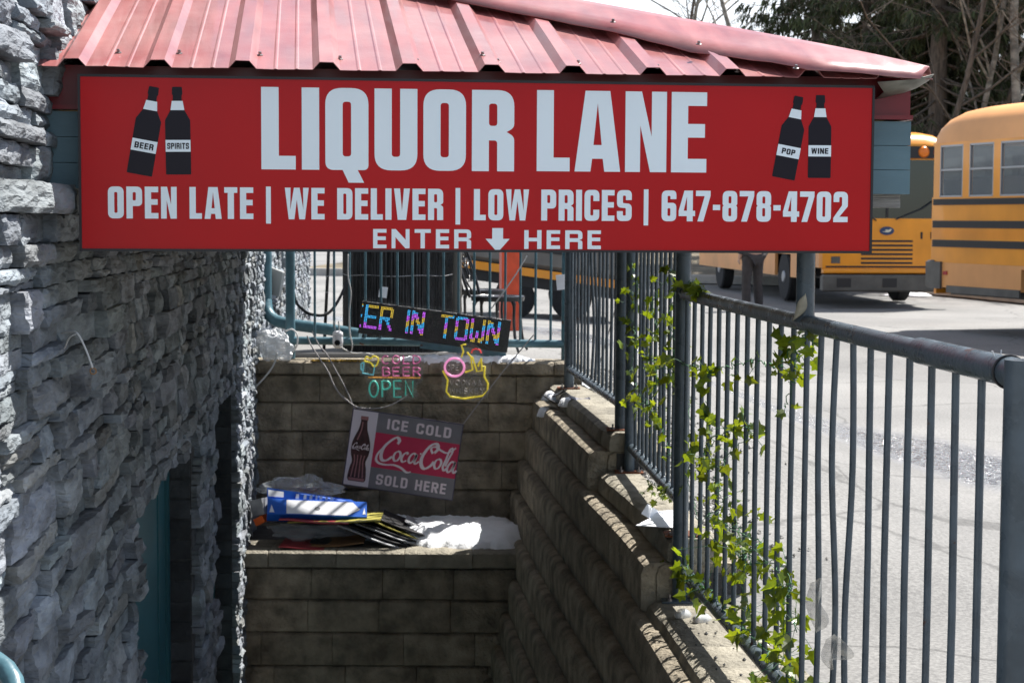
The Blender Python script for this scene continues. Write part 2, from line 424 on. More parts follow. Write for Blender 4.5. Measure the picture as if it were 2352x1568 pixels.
# ------------------------------------------------------------------ block letter font
def glyph(ch, w, s, t, r):
    i = w - s; q = min(r, .04)
    def hole(x0, z0, x1, z1, rr=None): rr = q if rr is None else rr; return roundpoly([(x0, z0, rr), (x0, z1, rr), (x1, z1, rr), (x1, z0, rr)])
    G = None
    ir = max(q, r - s * 1.05)
    if ch in 'O0': G = [roundpoly([(0, 0, r), (w, 0, r), (w, 1, r), (0, 1, r)], 8), hole(s, t, i, 1 - t, ir)]
    elif ch == 'Q': G = [roundpoly([(0, 0, r), (w * .4, 0), (w * .54, -.155), (w * .9, -.155), (w * .75, 0), (w, 0, r * .8), (w, 1, r), (0, 1, r)], 8), hole(s, t, i, 1 - t, ir)]
    elif ch == 'U': G = [roundpoly([(0, 0, r), (w, 0, r), (w, 1), (i, 1), (i, t, ir), (s, t, ir), (s, 1), (0, 1)], 8)]
    elif ch == 'D': G = [roundpoly([(0, 0), (w, 0, r), (w, 1, r), (0, 1)], 8), hole(s, t, i, 1 - t, ir)]
    elif ch == 'L': G = [[(0, 0), (w, 0), (w, t), (s, t), (s, 1), (0, 1)]]
    elif ch == 'I': G = [[(0, 0), (s, 0), (s, 1), (0, 1)]]
    elif ch == '|': G = [[(0, -.14), (s * .78, -.14), (s * .78, 1.03), (0, 1.03)]]
    elif ch == '-': G = [[(0, .37), (w, .37), (w, .37 + t), (0, .37 + t)]]
    elif ch == 'E': G = [[(0, 0), (w, 0), (w, t), (s, t), (s, .5 - t / 2 + .02), (w * .95, .5 - t / 2 + .02), (w * .95, .5 + t / 2 + .02), (s, .5 + t / 2 + .02), (s, 1 - t), (w, 1 - t), (w, 1), (0, 1)]]
    elif ch == 'T': G = [[((w - s) / 2, 0), ((w + s) / 2, 0), ((w + s) / 2, 1 - t), (w, 1 - t), (w, 1), (0, 1), (0, 1 - t), ((w - s) / 2, 1 - t)]]
    elif ch == 'H': G = [[(0, 0), (s, 0), (s, .5 - t / 2), (i, .5 - t / 2), (i, 0), (w, 0), (w, 1), (i, 1), (i, .5 + t / 2), (s, .5 + t / 2), (s, 1), (0, 1)]]
    elif ch == 'N':
        k = s * .9
        G = [[(0, 0), (k, 0), (k, .58), (w - s * .98, 0), (w, 0), (w, 1), (w - k, 1), (w - k, .44), (s * .98, 1), (0, 1)]]
    elif ch == 'A':
        G = [[(0, 0), (s * .95, 0), (s * 1.05, .16), (w - s * 1.05, .16), (w - s * .95, 0), (w, 0), (w * .5 + s * .74, 1), (w * .5 - s * .74, 1)],
             [(s * 1.12, .16 + t), (w * .5, .85), (w - s * 1.12, .16 + t)]]
    elif ch == 'V': G = [[(w * .5 - s * .7, 0), (w * .5 + s * .7, 0), (w, 1), (w - s * .98, 1), (w * .5, .27), (s * .98, 1), (0, 1)]]
    elif ch == 'W':
        a = s * .92
        G = [[(w * .16, 0), (w * .16 + a, 0), (w * .5, .62), (w * .84 - a, 0), (w * .84, 0), (w, 1), (w - a, 1), (w * .775, .3), (w * .5 + a * .5, 1), (w * .5 - a * .5, 1), (w * .225, .3), (a, 1), (0, 1)]]
    elif ch in 'RP':
        m = .41
        hl = hole(s, m + t * .9, i, 1 - t)
        if ch == 'P': G = [roundpoly([(0, 0), (s, 0), (s, m - .02), (w, m - .02, r), (w, 1, r), (0, 1)], 8), hl]
        else:
            if s < .2: G = [roundpoly([(0, 0), (s, 0), (s, m), (w * .42, m), (w - s * 1.1, 0), (w * 1.02, 0), (w * .75, m + .03), (w, m + .07, r * .6), (w, 1, r), (0, 1)], 8), hl]
            else: G = [roundpoly([(0, 0), (s, 0), (s, m - .03), (i, m - .03, q), (i, 0), (w, 0), (w, m + .02, r * .5), (w * .82, m + .075), (w, m + .13, r * .5), (w, 1, r), (0, 1)], 8), hl]
    elif ch == 'B': G = [roundpoly([(0, 0), (w, 0, r), (w, .48, r * .6), (w * .88, .52), (w, .56, r * .6), (w, 1, r), (0, 1)], 6), hole(s, t, i, .5 - t * .42), hole(s, .5 + t * .42, i, 1 - t)]
    elif ch == 'C': G = [roundpoly([(0, 0, r), (w, 0, r), (w, .36), (i, .36), (i, t, ir), (s, t, ir), (s, 1 - t, ir), (i, 1 - t, ir), (i, .64), (w, .64), (w, 1, r), (0, 1, r)], 8)]
    elif ch == 'S':
        G = [roundpoly([(0, 0, r), (w, 0, r), (w, .56, r * .9), (s, .58, q), (s, 1 - t, q), (i, 1 - t, q), (i, .68), (w, .68), (w, 1, r), (0, 1, r), (0, .44, r * .9), (i, .42, q), (i, t, q), (s, t, q), (s, .32), (0, .32)], 6)]
    elif ch == '6': G = [roundpoly([(0, 0, r), (w, 0, r), (w, .6, r), (s, .6), (s, 1 - t, q), (i, 1 - t, q), (i, .72), (w, .72), (w, 1, r), (0, 1, r)], 6), hole(s, t, i, .6 - t)]
    elif ch == '8': G = [roundpoly([(0, 0, r), (w, 0, r), (w, .48, r * .5), (w * .93, .52), (w, .56, r * .5), (w, 1, r), (0, 1, r), (0, .56, r * .5), (w * .07, .52), (0, .48, r * .5)], 6), hole(s, t, i, .52 - t * .42), hole(s, .52 + t * .42, i, 1 - t)]
    elif ch == '7': G = [[(w * .12, 0), (w * .12 + s, 0), (w, .84), (w, 1), (0, 1), (0, 1 - t), (w - s, 1 - t)]]
    elif ch == '4': G = [[(i - .02, 0), (w - .02, 0), (w - .02, .17), (w + .06, .17), (w + .06, .17 + t), (w - .02, .17 + t), (w - .02, 1), (w * .38, 1), (0, .17 + t), (0, .17), (i - .02, .17)],
                        [(s * .85, .17 + t), (i - .02, .82), (i - .02, .17 + t)]]
    elif ch == '2': G = [roundpoly([(0, 0), (w, 0), (w, t), (s * 1.05, t), (w, .52, r * .5), (w, 1, r), (0, 1, r), (0, .66), (s, .66), (s, 1 - t, q), (i, 1 - t, q), (i, .55, q), (0, .14)], 6)]
    elif ch == 'K': G = [[(0, 0), (s, 0), (s, .35), (w - s, 0), (w + .03, 0), (w * .55, .55), (w, 1), (w - s, 1), (s, .58), (s, 1), (0, 1)]]
    elif ch == 'Y': G = [[((w - s) / 2, 0), ((w + s) / 2, 0), ((w + s) / 2, .4), (w, 1), (w - s, 1), (w / 2, .6), (s, 1), (0, 1), ((w - s) / 2, .4)]]
    return G
GW = {'L': .79, 'I': .41, 'E': .86, 'A': 1.1, 'W': 1.55, 'T': .84, 'F': .8, '-': .5, '|': .41, 'V': 1.04, 'Q': 1.02}
def letter(mb, ch, x, z, h, w, s, t, r, M, th=.0025, y=0):
    G = glyph(ch, w, s, t, r)
    if G: mb.poly([[(x + p[0] * h, z + p[1] * h) for p in l] for l in G], th, M @ Matrix.Translation((0, y, 0)))
def text(mb, txt, x0, x1, z, h, w, s, t, r, M, gap=.075, space=.25, th=.0025, y=0, wf=None):
    wf = wf or GW
    ws = [(space if c == ' ' else (s if c in 'I|' else w * wf.get(c, 1))) for c in txt]
    tot = sum(ws) + gap * (len(txt) - 1); k = (x1 - x0) / (tot * h); x = x0
    for c, cw in zip(txt, ws):
        if c != ' ':
            G = glyph(c, cw, s, t, r)
            mb.poly([[(x + p[0] * h * k, z + p[1] * h) for p in l] for l in G], th, M @ Matrix.Translation((0, y, 0)))
        x += (cw + gap) * h * k
def ribbon(mb, pts, wid, M, th=.002, y=0, n=8, closed=False, nib=None):
    P = smoothpath([(p[0], p[1], 0) for p in pts], n, closed); L = []; Rr = []
    m = len(P)
    for i, p in enumerate(P):
        d = (P[min(i + 1, m - 1)] - P[max(i - 1, 0)]); d.z = 0
        d = d.normalized() if d.length > 1e-9 else Vector((1, 0, 0)); nn = Vector((-d.y, d.x, 0))
        w_ = wid * (1 if nib is None else nib(d, i / (m - 1)))
        L.append(p + nn * w_ / 2); Rr.append(p - nn * w_ / 2)
    vs = []; fs = []
    for a, b in zip(L, Rr): vs += [M @ Vector((a.x, y, a.y)), M @ Vector((b.x, y, b.y))]
    for i in range(m - 1): fs.append((i * 2 + 1, i * 2, i * 2 + 2, i * 2 + 3)[::-1])
    mb.add(vs, fs)
# single-stroke letters for tubes, unit box w=.6 h=1
def arc(cx, cz, rx, rz, a0, a1, n=8): return [(cx + rx * math.cos(R(a0 + (a1 - a0) * k / n)), cz + rz * math.sin(R(a0 + (a1 - a0) * k / n))) for k in range(n + 1)]
STK = {'C': [arc(.3, .5, .3, .5, 50, 310, 12)], 'O': [arc(.3, .5, .3, .5, 0, 360, 16)], 'L': [[(0, 1), (0, 0), (.5, 0)]],
       'D': [[(0, 0), (0, 1)] + arc(.15, .5, .42, .5, 90, -90, 10) + [(0, 0)]], 'E': [[(.52, 1), (0, 1), (0, 0), (.52, 0)], [(0, .52), (.45, .52)]],
       'B': [[(0, 0), (0, 1)] + arc(.2, .76, .3, .24, 90, -90, 6) + arc(.22, .26, .33, .26, 90, -90, 6) + [(0, 0)]],
       'R': [[(0, 0), (0, 1)] + arc(.25, .75, .28, .25, 90, -90, 6) + [(.02, .5)], [(.25, .5), (.55, 0)]],
       'P': [[(0, 0), (0, 1)] + arc(.25, .74, .3, .26, 90, -90, 6) + [(.02, .48)]], 'N': [[(0, 0), (0, 1), (.5, 0), (.5, 1)]],
       'V': [[(0, 1), (.3, 0), (.6, 1)]], 'K': [[(0, 0), (0, 1)], [(.5, 1), (0, .45)], [(.15, .6), (.52, 0)]], 'A': [[(0, 0), (.3, 1), (.6, 0)], [(.12, .36), (.48, .36)]],
       'W': [[(0, 1), (.18, 0), (.38, .8), (.58, 0), (.76, 1)]], 'H': [[(0, 0), (0, 1)], [(.5, 0), (.5, 1)], [(0, .5), (.5, .5)]], 'I': [[(0, 0), (0, 1)]],
       'S': [arc(.26, .74, .26, .26, 40, 270, 8) + arc(.26, .24, .26, .24, 90, -140, 8)], 'Y': [[(0, 1), (.28, .5), (.56, 1)], [(.28, .5), (.28, 0)]],
       '&': [[(.6, 0), (.15, .75), (.25, 1), (.42, .8), (.05, .3), (.12, .02), (.4, .05), (.58, .4)]]}
def stroke_text(mb, txt, x0, x1, z, h, r, M, y=0, flat=False):
    ws = [{'W': .76, 'I': 0, ' ': .25, 'O': .6, 'C': .55, 'V': .6, 'A': .6, '&': .6}.get(c, .52) for c in txt]
    gap = .28; tot = sum(ws) + gap * (len(txt) - 1); k = (x1 - x0) / (tot * h); x = x0
    for c, w_ in zip(txt, ws):
        for st in STK.get(c, []):
            mb.tube([M @ Vector((x + a * h * k, y, z + b * h)) for a, b in st], r, 6)
        x += (w_ + gap) * h * k

# ================================================================== SETTING: ground
BASE = [(-2, 1.0), (2, .75), (4, .64), (5, .57), (6, .50), (6.5, .465), (7.6, .375), (8.7, .255), (9.2, .205), (10.6, .07), (11.5, -.016), (12, -.07)]
def fx(Y): return interp(BASE, Y)
def edge(Y):                     # outer edge of the coping on the car-park side
    if Y > 8.85: return fx(Y) + .25 + .235
    if Y > 6.95: return fx(Y) + .20 + .21
    return fx(Y) + .115 + .38
def gh(x, y):
    a = interp([(-10, .0), (5, -.01), (6.8, .0), (7.3, .15), (8.6, .21), (9.2, .37), (10.5, .43), (11.6, .53), (16, .53), (28, .03), (60, .03), (200, .03)], y)
    k = smooth01(.35, 2.2, x - interp([(5, .9), (12, .4)], y)) if y > 3 else 0
    return a * (1 - k * .93)
g = MB()
ys = [-12, -4, 0, 1.5, 2.5, 3.5] + [4 + .25 * i for i in range(31)] + [12, 13, 14, 16, 18, 20, 23, 26, 30, 36, 44, 60, 90, 160, 400, 1500]
rows = []
for Y in ys:
    e = edge(Y) if Y < 11.7 else edge(11.7)
    xs = [e, e + .15, e + .4, e + .6, e + .8, e + 1.05, e + 1.3, e + 1.65, e + 2, e + 3, e + 4, e + 6, e + 10, e + 20, e + 60, e + 900]
    rows.append([(x, Y, gh(x, Y)) for x in xs])
g.grid(rows)
rows = []
for Y in [y for y in ys if y >= 11.7]:
    e = edge(11.7)
    rows.append([(x, Y, gh(x, Y)) for x in [-900, -60, -12, -5, -2.5, -1.5, -.8, -.3, e]])
rows.insert(0, [(x, 11.72, gh(x, 11.72)) for x in [-900, -60, -12, -5, -2.5, -1.5, -.8, -.3, edge(11.7)]])
g.grid(rows)
e = edge(0)
g.grid([[(x, Y, 0) for x in (-900, -60, -3, 0, edge(Y))] for Y in (-12, -4, 0, 1.5, 2.5)])
tag(g.build('ground', 'asphalt', smooth=True), 'cracked pale grey asphalt of the car park with a wet icy streak', 'ground', kind='structure')
# stairwell floor and flight under the canopy
st = MB(); st.box(-1.9, 2.5, -2.6, 1.0, 11.5, -2.4)
for i in range(13): st.box(-1.3 - .02 * i, 2.5 + i * .28, -2.4, .55, 2.78 + i * .28, -.18 * (i + 1))
tag(st.build('stairs', 'concrete'), 'concrete steps going down into the stairwell under the canopy', 'stairs', kind='structure')

# hills
h = MB(); rows = []
for j in range(6):
    rows.append([(-500 + i * 60, 620 + j * 60, max(0, (1 - abs(j - 4) / 4.3) * (58 + 26 * noise.noise(Vector((i * .45, 1.3, j * .2)))))) for i in range(26)])
h.grid(rows); tag(h.build('hills', 'hill', smooth=True), 'bluish forested hills far behind the trees', 'hills', kind='structure')

# ================================================================== stone building
bld = empty('stone_building', (-.893, 0, 0), math.atan(.07), 'grey ledgestone building wall left of the stairwell with teal doors set in it', 'building')
OPEN = [(6.2, 8.02, .5), (8.95, 10.06, .6)]
bk = MB()
T = -.03
bk.box(-.6, 3.0, -2.5, T, 6.2, 4.0); bk.box(-.6, 6.2, .53, T, 8.02, 4.0); bk.box(-.6, 8.02, -2.5, T, 8.95, 4.0)
bk.box(-.6, 8.95, .63, T, 10.06, 4.0); bk.box(-.6, 10.06, -2.5, T, 19.2, 4.0)
bk.build('wall_core', 'mortar', bld)
def stones(y0, y1, zlo, zhi, hmin, hmax, lmin, lmax, res, seed, prot=.042):
    rnd = random.Random(seed); mb = MB(); z = zlo
    while z < zhi:
        h_ = hmin + (hmax - hmin) * rnd.random() ** 1.3; y = y0 - rnd.uniform(0, lmax)
        while y < y1:
            l_ = rnd.uniform(lmin, lmax)
            a, b = max(y, y0), min(y + l_, y1); y += l_
            if b - a < .03: continue
            # split some stones in two thin layers
            lay = [(z, z + h_)]
            if h_ > hmin * 1.6 and rnd.random() < .35:
                m_ = z + h_ * rnd.uniform(.35, .65); lay = [(z, m_), (m_, z + h_)]
            for za, zb in lay:
                cy, cz = (a + b) / 2, (za + zb) / 2
                if any(o0 - .02 < cy < o1 + .02 and cz < oz for o0, o1, oz in OPEN): continue
                if zb < 1.55 - .285 * cy - .12: continue
                aa, bb = a, b
                for o0, o1, oz in OPEN:
                    if cz < oz + .02:
                        if aa < o0 < bb and cy < o0: bb = o0
                        if aa < o1 < bb and cy > o1: aa = o1
                if bb - aa < .02: continue
                W_, H_ = bb - aa, zb - za
                n_ = max(3, int(W_ / res)); m2 = max(3, int(H_ / res))
                n_ = min(n_, 22); m2 = min(m2, 10)
                base = rnd.uniform(.0, prot) if rnd.random() < .85 else rnd.uniform(prot * .6, prot * 1.3)
                planes = []
                for k in range(rnd.randint(3, 6)):
                    planes.append((base + rnd.uniform(.001, .018), rnd.uniform(-.16, .16), rnd.uniform(-.5, .5), rnd.uniform(-.05, .05), rnd.uniform(-.15, .12)))
                sd = rnd.uniform(0, 100); t = rnd.uniform(.62, 1.28)
                tint = (t * rnd.uniform(.97, 1.06), t, t * rnd.uniform(.96, 1.06))
                if rnd.random() < .05: tint = (t * 1.06, t * .97, t * .88)
                sk = rnd.uniform(-.25, .25) * H_; tp = rnd.uniform(-.12, .12)
                rows = []; g0 = .002
                for j in range(m2 + 1):
                    r_ = []
                    for i in range(n_ + 1):
                        u_, v_ = i / n_, j / m2
                        d = min(p0 + gx * (u_ - ox) * W_ * 2 + gy * (v_ - oy) * H_ * 1.6 for p0, ox, oy, gx, gy in planes)
                        e_ = min(u_ * W_, (1 - u_) * W_, v_ * H_, (1 - v_) * H_)
                        q = Vector(((aa + u_ * W_) * 13 + sd, (za + v_ * H_) * 46, sd))
                        d += .009 * noise.noise(q) + .006 * noise.noise(q * 2.9)
                        d -= .009 * max(0, 1 - e_ / .007) * (.6 + .6 * abs(noise.noise(q * .7)))
                        yy = aa + g0 + u_ * (W_ - 2 * g0) + sk * (v_ - .5) * (.5 if 0 < i < n_ else .6)
                        zz = za + g0 + v_ * (H_ - 2 * g0) + .35 * H_ * tp * (u_ - .5) + (.006 * noise.noise(Vector((yy * 14, sd, j))) if j in (0, m2) else 0)
                        r_.append((max(d, -.02), yy, zz))
                    rows.append(r_)
                ringv = []
                mb.grid([[Vector(p) for p in r_] for r_ in rows], tint=tint)
                # sides going back into the wall
                per = [rows[0][i] for i in range(n_ + 1)] + [rows[j][n_] for j in range(1, m2 + 1)] + [rows[m2][i] for i in range(n_ - 1, -1, -1)] + [rows[j][0] for j in range(m2 - 1, 0, -1)]
                K = len(per)
                vs = list(per) + [(-.035, p[1], p[2]) for p in per]
                mb.add(vs, [(k, k + K, (k + 1) % K + K, (k + 1) % K) for k in range(K)], tint=tint)
        z += h_
    return mb
s1 = stones(3.3, 6.0, -.35, 3.1, .032, .13, .14, .68, .012, 3, .027)
s2 = stones(6.0, 10.06, -1.75, 1.75, .038, .11, .12, .42, .024, 4, .022)
s3 = stones(10.06, 19.2, -1.9, 2.6, .03, .10, .09, .28, .03, 5, .02)
for s_ in (s2, s3):
    o = len(s1.v); s1.v += s_.v; s1.f += [tuple(i + o for i in f) for f in s_.f]; s1.t += s_.t
s1.build('stone_facing', 'stone', bld)
s4 = stones(6.0, 19.2, 1.75, 3.9, .08, .16, .3, .6, .09, 6)
s4.build('stone_facing', 'stone', bld)
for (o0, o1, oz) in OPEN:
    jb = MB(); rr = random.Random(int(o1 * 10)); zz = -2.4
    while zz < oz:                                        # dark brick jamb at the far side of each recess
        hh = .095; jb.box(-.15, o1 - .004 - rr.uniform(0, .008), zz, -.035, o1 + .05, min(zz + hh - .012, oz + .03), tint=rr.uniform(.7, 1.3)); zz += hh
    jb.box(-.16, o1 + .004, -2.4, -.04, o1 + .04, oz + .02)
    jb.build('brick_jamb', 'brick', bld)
for (o0, o1, oz) in OPEN:
    d_ = MB(); d_.box(-.2, o0 - .1, -2.4, -.145, o1 + .002, oz + .03)
    dd = d_.build('door', 'teal_door', bld)
    f_ = MB(); f_.box(-.145, o1 - .09, -2.4, -.128, o1 - .003, oz); f_.box(-.145, o1 - .32, -2.4, -.138, o1 - .115, oz)
    f_.build('door_frame', 'teal_door', dd)

# ================================================================== retaining walls
def course(mb, pth, z0, hgt, depth, Y0, Y1, ln, rnd, off, tones=(.84, 1.14), nose=.03, wob=.004, einset=.005, rough=1.0):
    Y = Y0 - rnd.uniform(0, ln)
    while Y < Y1:
        a, b = max(Y, Y0), min(Y + ln, Y1); Y += ln
        if b - a < .05: continue
        t = rnd.uniform(*tones); j = rnd.uniform(-wob, wob); cols = []
        N = 5
        prof = [(.016, 0), (0, .009), (0, hgt - nose * 1.6), (nose * .35, hgt - nose * .5), (nose * 1.1, hgt - .001), (depth * .5, hgt), (depth, hgt)]
        for i in range(N + 3):
            if i == 0: y_, ins = a + .0015, einset
            elif i == N + 2: y_, ins = b - .0015, einset
            elif i == 1: y_, ins = a + .012, 0
            elif i == N + 1: y_, ins = b - .012, 0
            else: y_, ins = a + (b - a) * (i - 1) / N, 0
            x_ = pth(y_) + off + j + ins
            cols.append([(x_ + p + .0045 * noise.noise(Vector((y_ * 4, z0 * 7, k * .9))) * rough * (k in (1, 2, 3)), y_, z0 + q - ins * .6 * (k >= 1) + .002 * noise.noise(Vector((y_ * 5, k, 4))) * (k > 1)) for k, (p, q) in enumerate(prof)])
        mb.grid(cols, tint=t)
        for cc, rev in ((cols[0], 1), (cols[-1], 0)):
            f = tuple(range(len(cc))) + (len(cc),)
            vs = cc + [(cc[-1][0], cc[-1][1], cc[0][2])]
            mb.add(vs, [f[::-1] if rev else f], tint=t)
    return mb
rw = empty('retaining_wall', (.5, 7, -2.4), 0, 'right hand stairwell wall of battered concrete blocks stepping down toward the viewer', 'retaining wall', 'block retaining walls of the stairwell')
IW = Matrix.Translation((-.5, -7, 2.4))
rnd = random.Random(11)
def addc(k, Y0, Y1):
    mb = MB(); ztop = .17 - .2 * (k - 1)
    course(mb, fx, ztop - .2, .2, .42, Y0, Y1, .46, rnd, .05 * (3 - k), wob=.0008, einset=.002, rough=.22)
    mb.xf(IW).build('block_course', 'block', rw, smooth=True, angle=35)
addc(0, 8.87, 11.53); addc(1, 6.97, 11.53)
for k in range(2, 12): addc(k, 1.6, 11.53 if k <= 4 else 10.52)
for nm, off, z0, Y0, Y1, dep in (('c', .25, .37, 8.85, 11.42, .235), ('b', .20, .17, 6.95, 8.84, .21), ('b2', .29, .17, 8.86, 11.4, .2), ('a', .115, -.08, 1.6, 6.94, .38), ('a2', .2, -.03, 6.96, 8.8, .2)):
    if nm in ('b2', 'a2'):
        mb = MB(); course(mb, fx, z0, .198, dep, Y0, Y1, .4, rnd, off - .04); mb.xf(IW).build('block_course', 'block', rw, smooth=True, angle=35); continue
    mb = MB(); course(mb, fx, z0, .1, dep, Y0, Y1, .30 if nm != 'a' else .45, rnd, off, nose=.035, wob=.007)
    mb.xf(IW).build('coping', 'cap', rw, smooth=True, angle=35)
fill = MB()                                              # earth behind the courses
rows = [[(fx(Y) + .3, Y, -2.4), (fx(Y) + .3, Y, (-.1 if Y < 6.95 else .13 if Y < 8.85 else .36)), (edge(Y) + .02, Y, (-.1 if Y < 6.95 else .13 if Y < 8.85 else .36))] for Y in [1.6, 4, 6.94, 6.95, 8, 8.84, 8.86, 10, 11.4]]
fill.grid(rows); fill.xf(IW).build('wall_core', 'mortar', rw)

BA = math.atan(.0)                                       # back walls run straight across
def backwall(name, Yf, ztops, x0, x1, zcap, label, depth, cm_='cap'):
    w_ = empty(name, ((x0 + x1) / 2, Yf, ztops[-1] - .2), 0, label, 'retaining wall', 'block retaining walls of the stairwell')
    I = Matrix.Translation((-(x0 + x1) / 2, -Yf, -(ztops[-1] - .2)))
    M = Matrix(((0, 1, 0, 0), (1, 0, 0, 0), (0, 0, 1, 0), (0, 0, 0, 1)))   # course runs along X, faces -Y
    for k, zt in enumerate(ztops):
        nb = ztops[k + 1] if k + 1 < len(ztops) else zt - .2
        mb = MB(); course(mb, lambda q: Yf, nb, zt - nb, .3, x0, x1, .435, rnd, -.019 * k, wob=.006)
        mb.v = [(p[1], p[0], p[2]) for p in mb.v]; mb.f = [tuple(reversed(f)) for f in mb.f]
        mb.xf(I).build('block_course', 'block', w_, smooth=True, angle=35)
    mb = MB(); mb.box(x0, Yf + .1, ztops[-1] - .2, x1, Yf + .2, ztops[0] - .01); mb.xf(I).build('wall_core', 'mortar', w_)
    mb = MB(); course(mb, lambda q: Yf, ztops[0], zcap - ztops[0], depth, x0, x1, .415, rnd, -.03, nose=.03, wob=.01)
    mb.v = [(p[1], p[0], p[2]) for p in mb.v]; mb.f = [tuple(reversed(f)) for f in mb.f]
    mb.xf(I).build('coping', cm_, w_, smooth=True, angle=35)
    return w_
backwall('retaining_wall', 11.5, [.525 - .19 * i for i in range(7)], -1.9, .47, .615, 'upper rear stairwell block wall behind the hanging soda sign', .26, 'block')
backwall('retaining_wall', 10.5, [-.568 - .2 * i for i in range(10)], -1.8, .12, -.466, 'lower rear stairwell block wall under the shelf of snow and cardboard', .4)
sh = MB(); sh.box(-1.9, 10.88, -2.4, .1, 11.48, -.475)
tag(sh.build('shelf_fill', 'mortar'), 'flat earth shelf behind the lower block wall', 'ledge', kind='structure')

# ================================================================== fences
def tube_part(name, pts, r, m, par, inv, n=14):
    mb = MB(); mb.tube(pts, r, n); mb.xf(inv); return mb.build(name, m, par, smooth=True, angle=50)
def fence(label, base, P0, P1, zb, zt, nb, posts, m, rr=.024, br=.0086, bend=(), rail_top=True, group='metal railings round the stairwell', ztp=None):
    f = empty('metal_fence', base, 0, label, 'fence', group); inv = Matrix.Translation(-Vector(base))
    P0, P1 = Vector(P0), Vector(P1); d = (P1 - P0)
    if rail_top: tube_part('top_rail', [(P0.x, P0.y, zt), (P1.x, P1.y, zt)], rr, m, f, inv, 18)
    tube_part('bottom_rail', [(P0.x, P0.y, zb), (P1.x, P1.y, zb)], rr, m, f, inv, 18)
    for i in range(nb):
        t = (i + .6) / nb; p = P0 + d * t
        b_ = bend.get(i) if isinstance(bend, dict) else None
        if b_:
            pts = smoothpath([(p.x, p.y, zb + .01), (p.x + b_[0], p.y + b_[1], zb + .35), (p.x - b_[0] * .6, p.y + b_[1] * .4, zb + .75), (p.x, p.y, zt - .01)], 6)
        else:
            j = random.uniform(-.004, .004); pts = [(p.x, p.y, zb + .01), (p.x + j, p.y, (zb + zt) / 2), (p.x, p.y, zt - .01)]
        bo = tube_part('bar', pts, br, m, f, inv, 10)
        cl = MB(); cl.tube([(p.x, p.y, zb + .018), (p.x, p.y, zb + .03)], [br * 1.7, br * 1.05], 10)
        cl.xf(inv).build('weld', m, bo, smooth=True)
    for (x, y, z0, z1, r_) in posts:
        po = tube_part('post', [(x, y, z0), (x, y, z1)], r_, m, f, inv, 20)
        pl = MB(); pl.box(x - .075, y - .06, z0, x + .07, y + .06, z0 + .008, bev=.002); pl.xf(inv).build('base_plate', 'rust' if z0 > .2 else m, po)
        for q in (-.045, .045):
            bt = MB(); bt.lathe([(.012, z0 + .008), (.012, z0 + .018), (.005, z0 + .018), (.005, z0 + .035), (.0, z0 + .036)], 8, Matrix.Translation((x + q, y - .045, 0)))
            bt.xf(inv).build('anchor_bolt', 'metal_bolt', po, smooth=False)
    return f
A0 = Vector((.683, 6.95, 0)); A1 = Vector((.972, 3.3, 0))
fA = fence('near slate grey railing with the thick handrail and ivy at its far end', (.8, 5, .0), A0, A1, .155, 1.26, 23,
      [(.683, 6.95, .02, 2.1, .031), (.972, 3.3, .02, 1.29, .035)], 'fence', rr=.0245, bend={13: (.006, .01), 14: (.011, .012), 15: (-.008, .006)})
inv = Matrix.Translation((-.8, -5, 0))
tube_part('top_rail', [(.9225, 3.925, 1.2605), (.972, 3.3, 1.261)], .030, 'fence', fA, inv, 20)
zt_ = MB(); zt_.tube([(.966 + .032 * math.cos(t * .3), 3.37, 1.2605 + .032 * math.sin(t * .3)) for t in range(22)], .003, 6); zt_.xf(inv).build('cable_tie', 'black_plastic', fA)
hole = MB(); hole.lathe([(0, 0), (.008, 0), (.008, .002), (0, .002)], 12, Matrix.Translation((.681, 6.919, .985)) @ Matrix.Rotation(R(90), 4, 'X')); hole.xf(inv).build('bolt_hole', 'black_plastic', fA)
fence('middle slate grey railing whose bars are wrapped in ivy', (.65, 8, .27), (.608, 8.9, 0), (.705, 7.0, 0), .395, 1.46, 13,
      [(.602, 8.82, .27, 2.1, .026), (.700, 7.05, .27, 2.1, .02)], 'fence')
fence('farther slate grey railing beside the gravel strip, wrapped by a white string', (.47, 10, .47), (.373, 11.13, 0), (.566, 8.98, 0), .6, 1.66, 14,
      [(.368, 11.16, .47, 2.1, .032), (.566, 8.96, .47, 2.1, .033)], 'fence', bend={7: (.01, .02), 6: (.012, .0)})
# teal railing across the rear
YF = 11.66
fpx = [723, 767.5, 803, 839, 875, 912.5, 947, 983, 1018.5, 1053, 1089, 1125, 1160.5, 1195, 1230, 1265]
base = at(980, 840, YF)
ff = empty('metal_fence', (base.x, YF, .6), 0, 'teal railing across the rear of the stairwell carrying the lit message panel', 'fence', 'metal railings round the stairwell')
inv = Matrix.Translation((-base.x, -YF, -.6))
pl_, pr_ = at(667, 780, YF), at(1300, 787, YF)
tube_part('bottom_rail', [(pl_.x, YF, pl_.z - .005), (pr_.x, YF, pl_.z - .02)], .027, 'fence_far', ff, inv, 16)
tube_part('top_rail', [(pl_.x, YF, 1.78), (pr_.x, YF, 1.77)], .027, 'fence_far', ff, inv, 16)
for u in fpx:
    p = at(u, 700, YF); tube_part('bar', [(p.x, YF, pl_.z), (p.x, YF, 1.77)], .0085, 'fence_far', ff, inv, 8)
tube_part('post', [(pl_.x, YF, .6), (pl_.x, YF, 1.8)], .032, 'fence_far', ff, inv, 16)
tube_part('post', [(pr_.x, YF, .6), (pr_.x, YF, 1.8)], .032, 'fence_far', ff, inv, 16)

